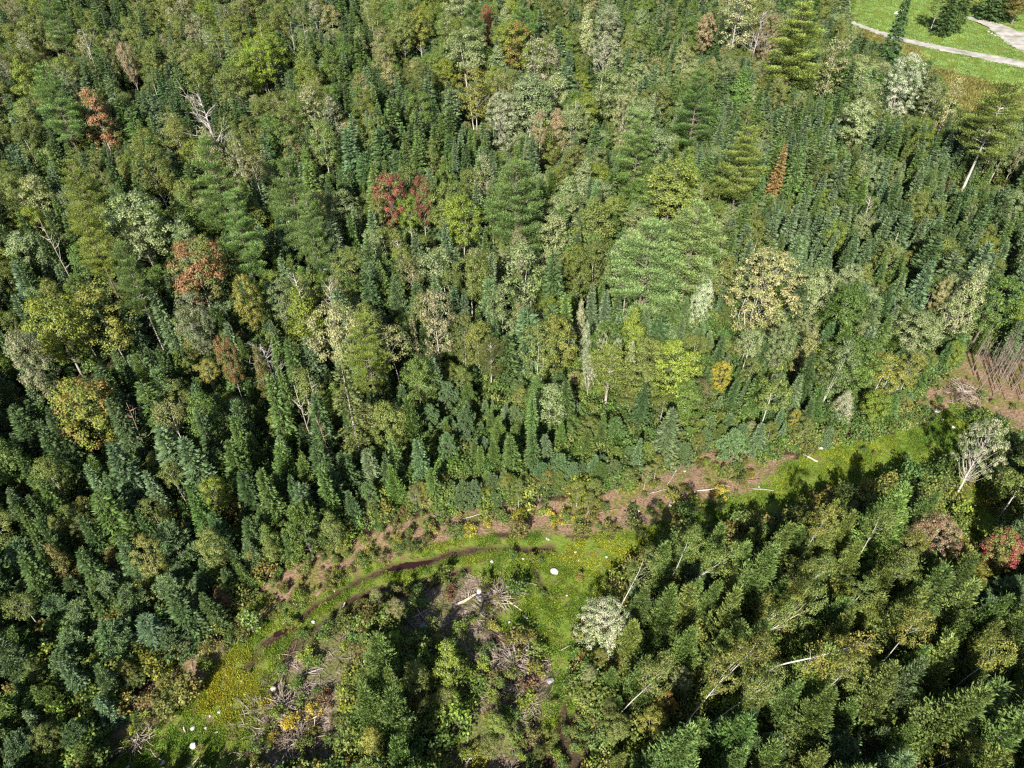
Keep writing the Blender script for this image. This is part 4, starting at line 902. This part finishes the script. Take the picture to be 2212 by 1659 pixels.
# thin leafless saplings on the bank at the right edge
sp_m = []
for q in range(3): tb, h = gen_snag(9, 9, 1, 1.9); sp_m.append(tb.mesh('bare_sapling', M['stem']))
for i in range(64):
    u = rng.uniform(2095, 2300); v = rng.uniform(770, 800) + (u - 2095) * .42 + rng.uniform(-8, 40); x, y = atz(u, v)
    o = meshobj('bare_sapling', sp_m[i % 3], (x, y, float(ground_z(x, y)))); s = rng.uniform(.5, .75); o.scale = (.42, .42, s * 1.0); o.rotation_euler = (rng.normal() * .05, rng.normal() * .05 + .06, rng.random() * 6.28)
    o['category'] = 'sapling'; o['group'] = 'bare saplings at the right edge'; o['label'] = 'thin brown leafless sapling in the dense row on the bare bank at the right edge'
# thin saplings with few leaves along the cut edge
EDGE = [(1245,1095),(1280,1085),(1270,1110),(1410,1050),(1390,1060),(1500,985),(1440,1010),(900,1100),(915,1090),(1095,1080),(1120,1100),(1180,1070),(1350,1060),(1610,960),(1650,975),(1700,950),(560,1240),(600,1230),(500,1310),(300,1480),(1060,1640),(1265,1500),(1290,1450),(820,1320),(860,1340)]
for (u, v) in EDGE:
    x, y = atz(u, v); place_tree('birch', x, y, rng.uniform(3, 5), rng.uniform(.5, .9), ['olive', 'gold', 'tan'][int(rng.integers(3))], 1)
SHR = 0
for i in range(1500):
    u = rng.uniform(180, 2212); v = rng.uniform(940, 1659); 
    e = anyin(np.array([u]), np.array([v]), SOIL + SLASH)[0]; g = anyin(np.array([u]), np.array([v]), GRASS)[0]
    if not e or g or SHR >= 110: continue
    x, y = atz(u, v)
    if not occ_ok(x, y, .8): continue
    SHR += 1; s = rng.uniform(.45, 1.25); place_tree('shrub', x, y, s * 1.2, s * .8, ['gold', 'olive', 'ygreen', 'green', 'green', 'lar', 'ygreen', 'yellow', 'brown', 'maroon'][int(rng.integers(10))]); occ_add(x, y, .8)

# stumps
for (u, v, w) in ((590,1486,13),(700,1500,9),(1110,1460,12),(960,1380,10),(1170,1440,8),(620,1560,9)):
    x, y = atz(u, v); _, _, d = proj(x, y, 0); s = w / 2 * d / FPX; tb = Tubes(); tb.add([(0, 0, -.1), (0, 0, .1), (0, 0, .4)], [s * 1.4, s * 1.05, s], 10)
    e = empty('tree_stump', (x, y, float(ground_z(x, y)))); child('bark', tb.mesh('stump', M['stump']), e); t2 = Tubes(); t2.add([(0, 0, .38), (0, 0, .415)], [s * .86, s * .86], 10); child('cut_face', t2.mesh('cut', M['cut']), e)
    e['category'] = 'stump'; e['group'] = 'tree stumps'; REG.append(dict(o=e, noun='stump', words='grey', u=u, v=v, label=None, lm=None, h=1, kind='stump'))

# ------------------------------------------------------------------ labels: look, then the way from the nearest landmark
LM = [r for r in REG if r['lm']]
for r in LM: r['o']['label'] = r['lm'] if len(r['lm'].split()) >= 4 else r['lm'] + ' standing in the wood'
DIRS = ['right of', 'below and right of', 'straight below', 'below and left of', 'left of', 'above and left of', 'straight above', 'above and right of']
ORD = ['nearest', 'second', 'third', 'fourth', 'fifth', 'sixth', 'seventh', 'eighth', 'ninth', 'tenth', 'eleventh', 'twelfth', 'thirteenth', 'fourteenth', 'fifteenth', 'sixteenth', 'seventeenth', 'eighteenth', 'nineteenth', 'twentieth', 'twenty-first', 'twenty-second', 'twenty-third', 'twenty-fourth', 'twenty-fifth', 'twenty-sixth']
lu = np.array([r['u'] for r in LM]); lv_ = np.array([r['v'] for r in LM]); bins = {}
for r in REG:
    if r['lm']: continue
    d = np.hypot(lu - r['u'], lv_ - r['v']); i = int(np.argmin(d)); s = int(round(math.atan2(r['v'] - lv_[i], r['u'] - lu[i]) / (math.pi / 4))) % 8
    bins.setdefault((i, s, r['noun'], r['words']), []).append((float(d[i]), r))
for (i, s, noun, words), L_ in bins.items():
    L_.sort(key=lambda t: t[0])
    for k, (d, r) in enumerate(L_):
        q = '' if len(L_) == 1 else (ORD[min(k, len(ORD) - 1)] + ' ')
        lm = LM[i]['lm']; r['o']['label'] = f"{q}{words} {noun} {DIRS[s]} the {lm}"
        w = r['o']['label'].split()
        if len(w) > 16: print('LONG', r['o']['label'])
        if len(w) > 16: r['o']['label'] = ' '.join(w[:16])
print('individuals', len(REG), 'landmarks', len(LM), 'max bin', max(len(v) for v in bins.values()))
for o in list(bpy.data.objects):
    if o.name == 'gravel_yard': o.name = 'gravel_pull_out'
